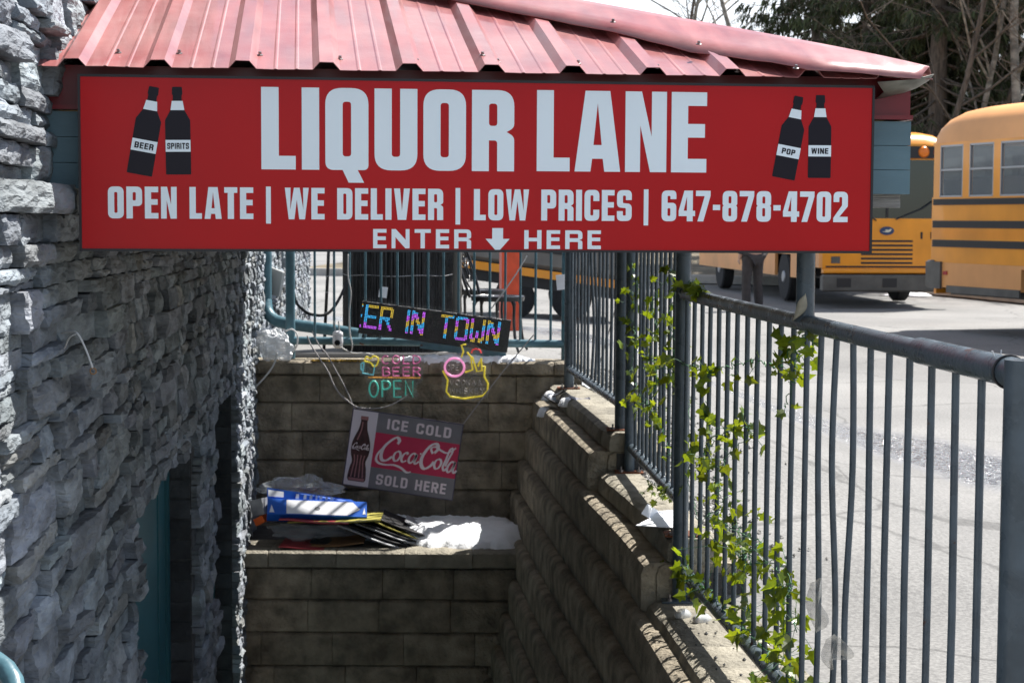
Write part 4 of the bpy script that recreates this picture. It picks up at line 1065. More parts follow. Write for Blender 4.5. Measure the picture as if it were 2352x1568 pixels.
# crumpled plastic
def crumple(name, label, u0, v0, u1, v1, Y, dep, m, seed, sag=.0, cat='plastic', group=None):
    c_ = at((u0 + u1) / 2, (v0 + v1) / 2, Y); w_ = (u1 - u0) * Y / F / 2; h_ = (v1 - v0) * Y / F / 2
    mb = MB(); rows = []; nu, nv = 40, 22
    for j in range(nv + 1):
        ph = math.pi * j / nv - math.pi / 2; r_ = []
        for i in range(nu):
            th = 2 * math.pi * i / nu; q = Vector((math.cos(th) * math.cos(ph), math.sin(th) * math.cos(ph), math.sin(ph)))
            k = 1 + .42 * noise.noise(q * 2.1 + Vector((seed, 0, 0))) + .22 * abs(noise.noise(q * 5 + Vector((0, seed, 0)))) - .1
            r_.append(Vector((q.x * w_ * k, q.y * dep * k, max(q.z * h_ * k - sag * q.x * h_, -h_ * 1.1))))
        r_.append(r_[0]); rows.append(r_)
    mb.grid(rows); ob = mb.build(name, m); ob.location = c_; return tag(ob, label, cat, group)
crumple('plastic_bag', 'crumpled clear plastic bag lying on the coping against the stone wall', 578, 756, 672, 826, 11.5, .08, 'milky_plastic', 3, .35)
crumple('plastic_sheet', 'wrinkled clear plastic wrap bulging up behind the blue carton', 600, 1092, 782, 1150, 11.1, .12, 'clear_plastic', 8)
crumple('plastic_sheet', 'sagging clear plastic wrap between the carton and the flattened red card', 620, 1188, 795, 1240, 10.78, .09, 'clear_plastic', 15)

# shelf: cartons and flattened card
zs = -.462
def carton(name, label, M, w_, d_, h_, m, cat='box', group=None):
    e = empty(name, label=label, cat=cat, group=group, M=M); t_ = .004
    mb = MB(); mb.box(0, 0, 0, w_, t_, h_); mb.box(0, d_ - t_, 0, w_, d_, h_); mb.box(0, t_, 0, t_, d_ - t_, h_); mb.box(w_ - t_, t_, 0, w_, d_ - t_, h_); mb.box(t_, t_, 0, w_ - t_, d_ - t_, t_)
    mb.box(t_, t_, h_ - t_, w_ - t_, d_ - t_, h_); mb.build('body', m, e); return e
a_ = at(614, 1179, 10.62); b_ = at(843, 1187, 10.72)
Mx = frame(a_, b_ - a_) @ Matrix.Rotation(R(-46), 4, 'X'); Wc = (b_ - a_).length
bc = carton('carton', 'blue and white drinks carton lying on the pile of flattened card', Mx, Wc, .075, .118, 'box_blue')
mb = MB(); mb.poly([[(Wc * .19, .006), (Wc * .80, .006), (Wc * .93, .055), (Wc * .86, .108), (Wc * .19, .11)]], .001, Matrix.Translation((0, -.002, 0))); wp = mb.build('white_panel', 'box_white', bc)
mb = MB(); mb.tube([(Wc * .5 + .016 * math.cos(R(t)), -.003, .05 + .009 * math.sin(R(t))) for t in range(0, 361, 30)], .0015, 5)
for k in (-1, 0, 1): mb.tube([(Wc * .5 + k * .008, -.003, .042), (Wc * .5 + k * .01, -.003, .064)], .0013, 4)
mb.build('crest', 'grey_tin', wp)
mb = MB(); mb.poly([[(Wc * .02, .012), (Wc * .07, .012), (Wc * .04, .07)]], .001, Matrix.Translation((0, -.002, 0))); mb.poly([[(Wc * .955, .02), (Wc * .985, .02), (Wc * .975, .07)]], .001, Matrix.Translation((0, -.002, 0))); mb.build('white_flash', 'box_white', bc)
mb = MB(); q0 = [Vector((0, .03, .1195)), Vector((Wc * .98, .03, .1195))]; q1 = [Vector((-.005, .0, .20)), Vector((Wc * .84, .03, .155))]
mb.add([q0[0], q0[1], q1[1], q1[0]] + [p_ + Vector((0, .004, 0)) for p_ in (q0[0], q0[1], q1[1], q1[0])], [(0, 1, 2, 3), (7, 6, 5, 4), (3, 2, 6, 7), (0, 4, 5, 1), (1, 5, 6, 2), (0, 3, 7, 4)])
fl_ = mb.build('flap', 'box_blue', bc)
mb = MB(); mb.add([(.004, .010, .142), (Wc * .16, .013, .139), (Wc * .16, .0035, .175), (.002, -.001, .185)], [(0, 1, 2, 3)]); mb.build('white_patch', 'box_white', fl_)
mb = MB()
for k, (xx, ww) in enumerate(((.28, .035), (.36, .03), (.42, .03), (.48, .02), (.52, .03), (.58, .025), (.63, .03))):
    mb.add([(Wc * xx, .017, .134), (Wc * (xx + ww), .017, .134), (Wc * (xx + ww), .006, .163 - k * .002), (Wc * (xx + .006), .006, .163 - k * .002)], [(0, 1, 2, 3)])
mb.build('white_lettering', 'box_white', fl_)
Mg = frame(at(580, 1186, 10.75), Vector((.8, -.5, .25))); gc = carton('carton', 'small grey milk carton leaning against the left end of the blue carton', Mg, .10, .08, .1, 'card_grey')
Mg = frame(at(588, 1208, 10.7), Vector((.9, -.3, .5))); gc = carton('carton', 'small orange red box wedged under the grey carton', Mg, .07, .06, .045, 'orange_rag')
sheets = [ # left pixel, right pixel, Y, depth, material, label
    ((640, 1256), (812, 1266), 10.52, .30, 'card_red', 'flattened red card at the bottom left of the pile'),
    ((700, 1257), (835, 1246), 10.60, .30, 'card_brown', 'brown corrugated card just above the flattened red card'),
    ((712, 1244), (905, 1272), 10.66, .28, 'card_black', 'black card lowest in the fan of flattened cartons'),
    ((775, 1206), (935, 1266), 10.60, .34, 'card_grey', 'pale grey edged card in the lower part of the fan'),
    ((785, 1201), (960, 1263), 10.64, .34, 'card_black', 'black card in the middle of the fan'),
    ((815, 1201), (990, 1262), 10.67, .34, 'card_grey', 'pale grey card in the middle of the fan'),
    ((830, 1198), (1000, 1258), 10.70, .34, 'card_black', 'upper black card of the fan, above the middle pale grey card'),
    ((858, 1196), (1012, 1257), 10.72, .34, 'card_yellow', 'yellow edged card near the top of the fan'),
    ((872, 1193), (1084, 1266), 10.74, .36, 'card_black', 'long black card topmost of the fan reaching farthest right'),
    ((930, 1196), (1060, 1246), 10.86, .24, 'card_grey', 'light grey board half buried in the shelf snow'),
    ((640, 1193), (800, 1202), 10.6, .30, 'card_red', 'red card directly under the blue carton'),
    ((660, 1199), (872, 1196), 10.62, .30, 'card_yellow', 'yellow edged card under the red card'),
    ((612, 1199), (800, 1204), 10.66, .28, 'card_black', 'black card under the yellow edged card'),
]
for (l_, r_, Y, dp, m_, lb) in sheets:
    a_, b_ = at(*l_, Y), at(*r_, Y); M = frame(a_, b_ - a_); L_ = (b_ - a_).length
    mb = MB(); rows = []
    for j in range(3): rows.append([Vector((L_ * i / 8, dp * j / 2, .004 * math.sin(i * .8 + Y * 9) + .006 * noise.noise(Vector((i * .5, j, Y * 7))))) for i in range(9)])
    mb.grid(rows); o_ = mb.build('flattened_card', m_); o_.matrix_world = M
    sm = o_.modifiers.new('thick', 'SOLIDIFY'); sm.thickness = .007; tag(o_, lb, 'cardboard', 'flattened cardboard on the shelf')

# snow
def snow(label, fn, x0, x1, y0, y1, z, hmax, res=.02, seed=0):
    mb = MB(); nx, ny = int((x1 - x0) / res), int((y1 - y0) / res); idx = {}; vs = []; fs = []
    def H(x, y):
        q = Vector((x * 6, y * 6, seed)); return fn(x, y) + .3 * noise.noise(q) + .22 * noise.noise(q * 3.1) + .16 * noise.noise(q * 8.3)
    for j in range(ny + 1):
        for i in range(nx + 1):
            x, y = x0 + i * res, y0 + j * res; h_ = H(x, y)
            hh = hmax * min(1, max(0, h_)) ** .5 * (1 + .16 * noise.noise(Vector((x * 16, y * 16, seed))) + .07 * noise.noise(Vector((x * 60, y * 60, seed)))) if h_ > 0 else -.012
            vs.append((x, y, z + hh)); idx[i, j] = h_
    for j in range(ny):
        for i in range(nx):
            if max(idx[i, j], idx[i + 1, j], idx[i, j + 1], idx[i + 1, j + 1]) > 0:
                a = j * (nx + 1) + i; fs.append((a, a + 1, a + nx + 2, a + nx + 1))
    mb.add(vs, fs); c_ = Vector(((x0 + x1) / 2, (y0 + y1) / 2, z)); mb.xf(Matrix.Translation(-c_)); o = mb.build('snow', 'snow', smooth=True); o.location = c_
    return tag(o, label, 'snow', kind='stuff')
snow('patch of melting snow behind the cards on the block shelf', lambda x, y: 1.15 - ((x + .40) / .55) ** 4 - ((y - 11.04 + .2 * (x + .4)) / .40) ** 2 + .5 * noise.noise(Vector((x * 4, y * 4, 9))), -1.0, .1, 10.56, 11.46, -.475, .10, seed=1)
snow('low ridge of bright snow along the top of the rear coping', lambda x, y: .55 - ((x + .30) / .55) ** 4 - ((y - 11.56) / .09) ** 2, -.95, .35, 11.46, 11.72, .604, .062, .012, seed=5)
for (u, v, Y, r_, lb) in ((1262, 905, 10.95, .04, 'small clump of snow at the far end of the highest coping'), (1306, 918, 10.6, .055, 'small clump of snow on the highest coping beside the black shards'), (1252, 942, 10.9, .045, 'small clump of snow on the block course below the black shards')):
    p_ = at(u, v + 8, Y); snow(lb, lambda x, y, p_=p_, r_=r_: 1 - ((x - p_.x) / r_) ** 2 - ((y - p_.y) / (r_ * 2)) ** 2, p_.x - .1, p_.x + .1, p_.y - .18, p_.y + .18, p_.z - .0, .04, .012, seed=u)
for (u, v, Y, a, lb) in ((1268, 917, 10.85, .4, 'flat black plastic shard at the far end of the highest coping'), (1280, 903, 10.9, -.6, 'upright black plastic shard beside the far snow clump'), (1330, 915, 10.5, .1, 'curved grey plastic shard lying on the highest coping')):
    p_ = at(u, v, Y); M = Matrix.Translation(p_) @ Matrix.Rotation(a, 4, 'Z') @ Matrix.Rotation(a * .6, 4, 'Y'); mb = MB()
    mb.grid([[Vector((-.09 + .18 * i / 6, -.03 + .06 * j, .012 * math.cos(i * .9) + .01 * j)) * (1 - .3 * (i in (0, 6))) for i in range(7)] for j in range(2)])
    o = mb.build('plastic_shard', 'black_plastic' if 'black' in lb else 'grey_tin'); o.matrix_world = M; sm = o.modifiers.new('t', 'SOLIDIFY'); sm.thickness = .006
    tag(o, lb, 'debris', 'broken plastic on the coping')

# ================================================================== small things near the front
# folded white card on the middle coping
def M2(x, y): return 1091 + .286 * x, 1119.7 + .286 * y
zc = .275
P = [gz(*M2(*q), zc + .004) for q in ((1290, 300), (1400, 245), (1475, 185), (1640, 175), (1640, 320))]
c0 = P[0].copy()
mb = MB(); mb.add([p_ - c0 for p_ in P] + [p_ - c0 - Vector((0, 0, .003)) for p_ in P], [(0, 4, 3, 2, 1)[::-1], (0, 1, 6, 5), (4, 0, 5, 9)])
wc = mb.build('flat_panel', 'box_white')
wr = empty('torn_card', c0, 0, 'torn white card lying on the middle coping with one corner folded up', 'card')
wc.parent = wr
a, b, c_ = gz(*M2(1400, 245), zc + .004) - c0, gz(*M2(1475, 185), zc + .004) - c0, at(*M2(1387, 128), P[1].y + .02) - c0
mb = MB(); mb.add([a, b, c_, a + Vector((-.035, .0, .02))], [(0, 1, 2), (0, 2, 3)]); o = mb.build('folded_corner', 'box_white', wr); sm = o.modifiers.new('t', 'SOLIDIFY'); sm.thickness = .002
# clear bulb shaped bottles
for i, (u, v, az, lb) in enumerate(((1568, 1402, .5, 'clear plastic bulb bottle lying nearer the fence post base'), (1612, 1412, .65, 'clear plastic bulb bottle lying nearer the lower rail'))):
    p_ = gz(u, v + 10, .025); e = empty('bulb_bottle', label=lb, cat='bottle', group='clear bulb bottles on the coping',
        M=Matrix.Translation(p_) @ Matrix.Rotation(-az, 4, 'Z') @ Matrix.Rotation(R(78), 4, 'X'))
    mb = MB(); mb.lathe([(.0, -.055), (.012, -.054), (.02, -.045), (.026, -.02), (.026, .01), (.019, .032), (.014, .04), (.014, .05)], 20); mb.build('bulb', 'bulb_glass', e, smooth=True)
    mb = MB(); mb.lathe([(.0, .036), (.012, .036), (.0125, .046), (0, .047)], 14); mb.build('screw_cap', 'card_brown', e)
mb = MB(); rnd = random.Random(5)
def pebble(mb, p_, r_, rnd, tint=None):
    vs = []; 
    for (x, y, z) in ((1, 0, 0), (-1, 0, 0), (0, 1, 0), (0, -1, 0), (0, 0, 1), (0, 0, -1)):
        vs.append(Vector((x, y, z * .7)) * r_ * rnd.uniform(.6, 1.3) + p_)
    mb.add(vs, [(0, 2, 4), (2, 1, 4), (1, 3, 4), (3, 0, 4), (2, 0, 5), (1, 2, 5), (3, 1, 5), (0, 3, 5)], tint)
for i in range(60):
    Y = rnd.uniform(5.3, 6.8); pebble(mb, Vector((fx(Y) + .115 + rnd.uniform(.07, .36), Y, .024)), rnd.choice((.004, .005, .006, .011)), rnd)
tag(mb.build('grit', 'mortar'), 'dark grit scattered on the nearest coping', 'grit', kind='stuff')
mb = MB()
for i in range(3200):
    Y = rnd.uniform(7.1, 11.9); w_ = .30 if Y < 8.8 else .38
    x = edge(Y) + .0 + abs(rnd.gauss(0, w_ * .55)); pebble(mb, Vector((x, Y, gh(x, Y) + .003)), rnd.uniform(.006, .016), rnd, rnd.uniform(.5, 1.5))
for i in range(1500):
    x, Y = rnd.uniform(-.2, .5), 11.78 + abs(rnd.gauss(0, .3)); pebble(mb, Vector((x, Y, gh(x, Y) + .003)), rnd.uniform(.005, .013), rnd, rnd.uniform(.6, 1.6))
tag(mb.build('gravel', 'gravel'), 'loose grey gravel strip along the outside of the copings', 'gravel', kind='stuff')
mb = MB()
for i in range(160):
    x, Y = rnd.uniform(-.25, .45), rnd.uniform(11.72, 12.3); a = rnd.uniform(0, 6.28); l_ = rnd.uniform(.05, .16); z = gh(x, Y) + .015
    mb.tube([(x, Y, z), (x + math.cos(a) * l_ * .5, Y + math.sin(a) * l_ * .5, z + .012), (x + math.cos(a) * l_, Y + math.sin(a) * l_, z)], .0016, 3, cap=False)
tag(mb.build('dry_grass', 'dry_leaf'), 'dead grass stems strewn behind the rear coping', 'grass', kind='stuff')
# string and ring on the stone wall
P = [at(141, 765, 4.62), at(160, 762, 4.58), at(178, 766, 4.55), at(196, 800, 4.55), at(213, 845, 4.55)]
e = empty('wall_string', P[0], 0, 'white string with a small ring dangling from the near stone wall', 'string'); I = Matrix.Translation(-P[0])
mb = MB(); mb.tube(smoothpath(P, 6), .0028, 6); mb.tube(smoothpath([P[2], at(160, 775, 4.56), at(148, 800, 4.6)], 5), .002, 6); mb.xf(I).build('cord', 'white_cable', e, smooth=True)
mb = MB(); q = P[-1] + Vector((.001, 0, -.008)); mb.tube([q + Vector((.008 * math.cos(t * .5236), 0, .008 * math.sin(t * .5236))) for t in range(13)], .002, 6); mb.xf(I).build('ring', 'card_brown', e, smooth=True)
# dry leaf on the handrail
a_, b_ = at(1824, 735, 4.93), at(1853, 676, 4.93); mb = MB(); rows = []
for i in range(9):
    t = i / 8; w_ = .016 * math.sin(math.pi * min(1, t * .92 + .06)) ** .7; c_ = a_.lerp(b_, t) + Vector((.006 * math.sin(t * 5), -.006 * t, 0)) - a_
    rows.append([c_ + Vector((-w_, .004, -.003)), c_, c_ + Vector((w_, .005, .003))])
mb.grid(rows); o = mb.build('dry_leaf', 'dry_leaf', smooth=True); o.location = a_; tag(o, 'dry curled beige leaf stuck on the handrail beside the column', 'leaf')
sm = o.modifiers.new('t', 'SOLIDIFY'); sm.thickness = .0015
mb = MB(); q = at(2292, 838, 3.42); mb.tube(smoothpath([q + Vector((-.012, 0, .028)), q, q + Vector((.01, -.01, -.008)), q + Vector((-.004, -.02, -.02)), q + Vector((-.016, -.01, -.03))], 5), .0016, 5)
mb.tube(smoothpath([q + Vector((.006, 0, .03)), q + Vector((.002, -.006, .012)), q + Vector((-.01, -.015, -.012))], 5), .0012, 5)
mb.xf(Matrix.Translation(-q)); o = mb.build('knotted_thread', 'white_cable'); o.location = q; tag(o, 'scrap of white thread knotted on the near end of the handrail', 'string')

# ------------------------------------------------------------------ ivy
LEAF = [(0, 0), (.16, -.10), (.42, -.05), (.34, .22), (.56, .42), (.26, .52), (0, 1.0), (-.26, .52), (-.56, .42), (-.34, .22), (-.42, -.05), (-.16, -.10)]
def leafy(mb, p_, size, rnd):
    az = rnd.uniform(0, 6.28); el = rnd.uniform(-1.0, .7); up = Vector((math.cos(az) * math.cos(el), math.sin(az) * math.cos(el), math.sin(el) - .4)).normalized()
    nrm = Vector((rnd.uniform(-1, 1), rnd.uniform(-1, 1), rnd.uniform(-.6, 1))).normalized(); side = up.cross(nrm).normalized(); nrm = side.cross(up)
    t = rnd.choice((.55, .75, 1.0, 1.25)) * rnd.uniform(.85, 1.15); fold = rnd.uniform(.1, .5); sl = rnd.uniform(.8, 1.15); tip = rnd.uniform(-.25, .25)
    vs = [p_ + side * (x * size * sl) + up * (y * size) + nrm * (abs(x) * fold * size + tip * y * y * size) for x, y in LEAF] + [p_ + up * (.35 * size) + nrm * tip * .12 * size]
    mb.add(vs, [(12, i, (i + 1) % 12) for i in range(12)], (t, t * rnd.uniform(.9, 1.05), t * .9))
def ivy(label, pts, nper, size, seed, spread=.03, clusters=()):
    rnd = random.Random(seed); P = smoothpath(pts, 10); o = P[0].copy(); I = Matrix.Translation(-o)
    Q = [p_ + Vector((rnd.gauss(0, .006), rnd.gauss(0, .006), rnd.gauss(0, .006))) for p_ in P]
    e = empty('ivy_garland', o, 0, label, 'plant', 'artificial ivy garlands on the railings')
    mb = MB(); mb.tube(Q, .0016, 5); lf = MB(); tot = sum((b - a).length for a, b in zip(Q, Q[1:])); n_ = int(tot * nper * .8)
    for i in range(n_):
        t = rnd.random() * (len(Q) - 1); k = int(t); p_ = Q[k].lerp(Q[k + 1], t - k); d = Vector((rnd.gauss(0, spread), rnd.gauss(0, spread), rnd.gauss(-.3 * spread, spread)))
        mb.tube([p_, p_ + d * .6 + Vector((0, 0, .004)), p_ + d], .0009, 4, cap=False); leafy(lf, p_ + d, size * rnd.uniform(.55, 1.2), rnd)
    for (c_, n2, sp) in clusters:
        for i in range(n2):
            d = Vector((rnd.gauss(0, sp), rnd.gauss(0, sp), rnd.gauss(0, sp))); mb.tube([c_, c_ + d], .0009, 4, cap=False); leafy(lf, c_ + d, size * rnd.uniform(.7, 1.2), rnd)
    mb.xf(I).build('stem', 'stem_green', e, smooth=True); lf.xf(I).build('leaves', 'ivy_leaf', e)
def onA(u, v):                                           # picture point to the plane of the near railing
    n_ = Vector((A1.y - A0.y, A0.x - A1.x, 0)).normalized(); d = ray(u, v); t = n_.dot(Vector((A0.x, A0.y, 0)) - CAM) / n_.dot(d); return CAM + d * (t * .995)
def onB(u, v):
    a, b = Vector((.608, 8.9, 0)), Vector((.705, 7.0, 0)); n_ = Vector((b.y - a.y, a.x - b.x, 0)).normalized(); d = ray(u, v); t = n_.dot(a - CAM) / n_.dot(d); return CAM + d * (t * .995)
ivy('ivy strand climbing the left post of the middle railing', [onB(*q) for q in ((1453, 600), (1462, 660), (1450, 720), (1466, 780), (1452, 840), (1470, 910), (1492, 930))], 46, .045, 1, .028)
ivy('ivy strand hanging through the middle of the middle railing', [onB(*q) for q in ((1530, 640), (1500, 700), (1512, 760), (1490, 810), (1510, 870), (1495, 930), (1525, 990), (1545, 1060))], 42, .045, 2, .035, [(onB(1505, 890), 7, .03)])
ivy('ivy strand bunched against the left side of the near railing post', [onB(*q) for q in ((1545, 620), (1555, 660), (1540, 730), (1552, 790), (1545, 830), (1556, 880))], 62, .046, 3, .03, [(onB(1548, 845), 12, .04)])
ivy('short ivy sprig sticking out right of the near railing post', [onA(*q) for q in ((1568, 668), (1585, 650), (1605, 662), (1612, 664))], 55, .052, 4, .016)
ivy('ivy strand running level across the near railing bars below the handrail', [onA(*q) for q in ((1555, 830), (1600, 845), (1640, 850), (1690, 838), (1740, 828), (1790, 838), (1826, 800), (1850, 770), (1880, 790))], 20, .045, 5, .028, [(onA(1632, 858), 12, .032), (onA(1812, 838), 9, .03)])
ivy('ivy strand dangling from the handrail joint by the column', [onA(*q) for q in ((1840, 740), (1835, 790), (1825, 850), (1815, 890), (1806, 935))], 24, .042, 6, .02)
ivy('ivy strand hanging along the first bars right of the post', [onA(*q) for q in ((1622, 920), (1628, 980), (1615, 1050), (1640, 1010), (1690, 985), (1720, 990), (1650, 1070), (1600, 1075))], 26, .045, 7, .03, [(onA(1688, 986), 5, .02), (onA(1720, 975), 5, .02), (onA(1590, 1040), 7, .03)])
ivy('thick ivy strand drooping diagonally down the near railing', [onA(*q) for q in ((1640, 1100), (1665, 1150), (1630, 1185), (1690, 1215), (1740, 1250), (1700, 1280), (1780, 1300), (1820, 1340), (1800, 1400), (1830, 1440))], 46, .045, 8, .045, [(onA(1650, 1250), 11, .06), (onA(1720, 1270), 9, .05)])
ivy('ivy strand wound along the sloping lower rail of the near railing', [onA(*q) for q in ((1530, 1280), (1570, 1300), (1610, 1340), (1660, 1390), (1700, 1430), (1750, 1480), (1800, 1530), (1840, 1580))], 48, .048, 9, .03, [(onA(1800, 1510), 12, .05), (onA(1720, 1400), 9, .04), (onA(1590, 1330), 6, .03)])
ivy('short ivy strand caught on the bottom rail of the middle railing', [onB(*q) for q in ((1490, 1110), (1515, 1115), (1530, 1125), (1545, 1132))], 60, .036, 10, .02)
ivy('ivy strand hanging down the face of the near railing post', [onB(*q) for q in ((1575, 900), (1590, 1000), (1580, 1100), (1600, 1180), (1590, 1240))], 18, .042, 11, .025)

# ================================================================== behind the rear railing
# downspout
P = [at(611, 380, 12.25), at(611, 560, 12.25), at(611, 690, 12.25), at(616, 718, 12.2), at(634, 736, 12.15), at(668, 745, 12.1), at(760, 757, 12.0), at(828, 768, 11.95)]
e = empty('downspout', P[-1], 0, 'teal downspout bending at the foot of the stone wall and running right behind the railing', 'downspout'); I = Matrix.Translation(-P[-1])
mb = MB(); mb.tube([P[0], P[1], P[2]], .040, 14); mb.xf(I).build('upright_pipe', 'fence_far', e, smooth=True, angle=50)
mb = MB(); el = smoothpath(P[2:6], 6); mb.tube(el, [.040 + .0025 * (i % 2) for i in range(len(el))], 14); mb.xf(I).build('elbow', 'fence_far', e, smooth=True, angle=50)
mb = MB(); mb.tube(P[5:], .040, 14); mb.xf(I).build('outlet_pipe', 'fence_far', e, smooth=True, angle=50)
q = at(637, 648, 12.7); mb = MB(); mb.box(-.012, -.05, -.10, .012, .12, .09, bev=.004); M = Matrix.Translation(q) @ Matrix.Rotation(.9, 4, 'Z') @ Matrix.Rotation(.25, 4, 'X')
o = mb.build('electrical_cover', 'grey_panel'); o.matrix_world = M; tag(o, 'tilted flat grey cover hanging beside the downspout', 'cover')
q = at(752, 586, 13.1); e = empty('ladder_pole', (q.x, 13.1, .5), R(0), 'thin black leaning pole with cable ties behind the teal railing', 'pole')
mb = MB(); mb.tube([(-.03, 0, .02), (.0, 0, .6), (.03, 0, 1.3)], .012, 8); mb.build('shaft', 'black_iron', e, smooth=True)
for z in (.35, .5, .62): mb = MB(); mb.tube([(-.03 + .046 * z + .014 * math.cos(t), .014 * math.sin(t), z) for t in [k * .6283 for k in range(11)]], .002, 5); mb.build('cable_tie', 'white_cable', e)
# rolled reed screen
xa, xb2 = at(777, 640, 13.25).x, at(1035, 640, 13.25).x; rd = (xb2 - xa) / 2
e = empty('reed_screen', ((xa + xb2) / 2, 13.25 + rd, .5), 0, 'large black rolled reed screen standing behind the teal railing', 'screen')
mb = MB(); n_ = 120; rnd = random.Random(2)
for k in range(n_):
    t = 2 * math.pi * k / n_; rr_ = rd - .012 + rnd.uniform(-.006, .006); x, y = rr_ * math.cos(t), rr_ * math.sin(t); tp_ = 1.5 + rnd.uniform(-.03, .03)
    mb.tube([(x, y, .02), (x + rnd.uniform(-.004, .004), y, .8), (x, y, tp_)], .0125, 5, cap=False)
mb.lathe([(rd - .02, .02), (rd - .02, 1.48)], 40); mb.build('reeds', 'black_wicker', e)
for z in (.62, .86, 1.1): mb = MB(); mb.tube([(rd * 1.004 * math.cos(k * .1571), rd * 1.004 * math.sin(k * .1571), z + .004 * math.sin(k)) for k in range(41)], .003, 5); mb.build('wire', 'steel', e)
q = at(1050, 700, 13.3); e = empty('pole', (q.x, 13.3, .5), 0, 'plain grey round steel pole at the right edge of the reed screen', 'pole'); mb = MB(); mb.tube([(0, 0, .01), (0, 0, 2.3)], .034, 16); mb.build('shaft', 'bus_grey', e, smooth=True, angle=50)
mb = MB(); mb.lathe([(.06, .01), (.06, .02), (.035, .03)], 16); mb.build('foot', 'bus_grey', e)
q = at(880, 671, 12.75); mb = MB(); mb.box(-.03, 0, -.04, .03, .003, .04); o = mb.build('paper_tag', 'box_white'); o.matrix_world = Matrix.Translation(q) @ Matrix.Rotation(.15, 4, 'Y'); tag(o, 'small white paper tag hanging in front of the reed screen', 'tag')
q = at(1290, 648, 11.55); mb = MB(); mb.box(-.035, 0, -.05, .035, .003, .05); o = mb.build('paper_tag', 'box_white'); o.matrix_world = Matrix.Translation(q) @ Matrix.Rotation(-.1, 4, 'Y'); tag(o, 'small white card tied to the right end of the rear railing', 'tag')
mb = MB(); mb.box(-.62, -.1, 0, .62, .12, .075, bev=.02); o = mb.build('rubber_block', 'rubber'); o.location = (at(850, 790, 12.2).x, 12.2, .535); tag(o, 'low black rubber block lying behind the lower rail', 'block')
# chairs
def chair():
    e = empty('bistro_chair', (0, 0, 0), 0, cat='chair')
    mb = MB()
    def ring(rx, ry, z, r_, n=28): mb.tube([(rx * math.cos(2 * math.pi * k / n), ry * math.sin(2 * math.pi * k / n), z) for k in range(n + 1)], r_, 7, cap=False)
    ring(.2, .2, .43, .011); ring(.135, .135, .432, .006); ring(.06, .06, .432, .006)
    for k in range(24): t = 2 * math.pi * k / 24; mb.tube([(.02 * math.cos(t + .3), .02 * math.sin(t + .3), .432), (.13 * math.cos(t), .13 * math.sin(t), .434), (.198 * math.cos(t + .12), .198 * math.sin(t + .12), .43)], .005, 5, cap=False)
    mb.lathe([(.205, .40), (.21, .425), (.195, .437)], 28); mb.build('seat', 'black_iron', e, smooth=True, angle=50)
    for sx, sy in ((1, 1), (1, -1), (-1, 1), (-1, -1)):
        mb = MB(); a = math.atan2(sy * .8, sx); c, s_ = math.cos(a), math.sin(a)
        mb.tube(smoothpath([(.15 * c, .15 * s_, .42), (.2 * c, .2 * s_, .38), (.2 * c, .2 * s_, .25), (.22 * c, .22 * s_, .1), (.26 * c, .26 * s_, .012)], 5), [.017] * 6 + [.012] * 10 + [.010] * 5, 8); mb.build('leg', 'black_iron', e, smooth=True)
    mb = MB()
    def B(y, z): return Vector((-.18 - (z - .43) * .32, y, z))
    mb.tube(smoothpath([B(-.17, .43), B(-.2, .62), B(-.17, .8), B(0, .88), B(.17, .8), B(.2, .62), B(.17, .43)], 6), .012, 8); mb.build('back_frame', 'black_iron', e, smooth=True)
    mb = MB()
    for k in (-1, 1):
        mb.tube(smoothpath([B(0, .45), B(k * .1, .52), B(k * .16, .62), B(k * .1, .72), B(0, .68), B(-k * .03, .6), B(k * .05, .55)], 6), .007, 6)
        mb.tube(smoothpath([B(0, .86), B(k * .09, .8), B(k * .12, .72), B(k * .04, .66), B(0, .74)], 6), .007, 6)
    for z in (.55, .7): mb.tube([B(-.19, z), B(.19, z)], .005, 6)
    mb.build('back_scrollwork', 'black_iron', e, smooth=True); return e
def dup(e):
    c = e.copy(); COL.objects.link(c)
    for ch in e.children:
        d = ch.copy(); COL.objects.link(d); d.parent = c
        for g2 in ch.children: h2 = g2.copy(); COL.objects.link(h2); h2.parent = d
    return c
c1 = chair(); q = at(1143, 680, 13.5); c1.location = (q.x, 13.5, .525); c1.rotation_euler = (0, 0, R(-12)); c1['label'] = 'nearer black wrought iron bistro chair in front of the orange post'; c1['group'] = 'black iron chairs behind the railing'
c2 = dup(c1); q = at(1105, 660, 14.7); c2.location = (q.x, 14.7, .525); c2.rotation_euler = (0, 0, R(10)); c2['label'] = 'farther black wrought iron bistro chair, mostly hidden by the nearer one'
q = at(1170, 700, 16.2); e = empty('steel_post', (q.x, 16.2, .5), R(8), 'orange painted square steel post with a base plate behind the chairs', 'post')
mb = MB(); mb.box(-.085, -.085, .02, .085, .085, 2.6, bev=.008); mb.build('shaft', 'orange_paint', e)
mb = MB(); mb.box(-.14, -.14, .0, .14, .14, .018); mb.build('base_plate', 'orange_paint', e)
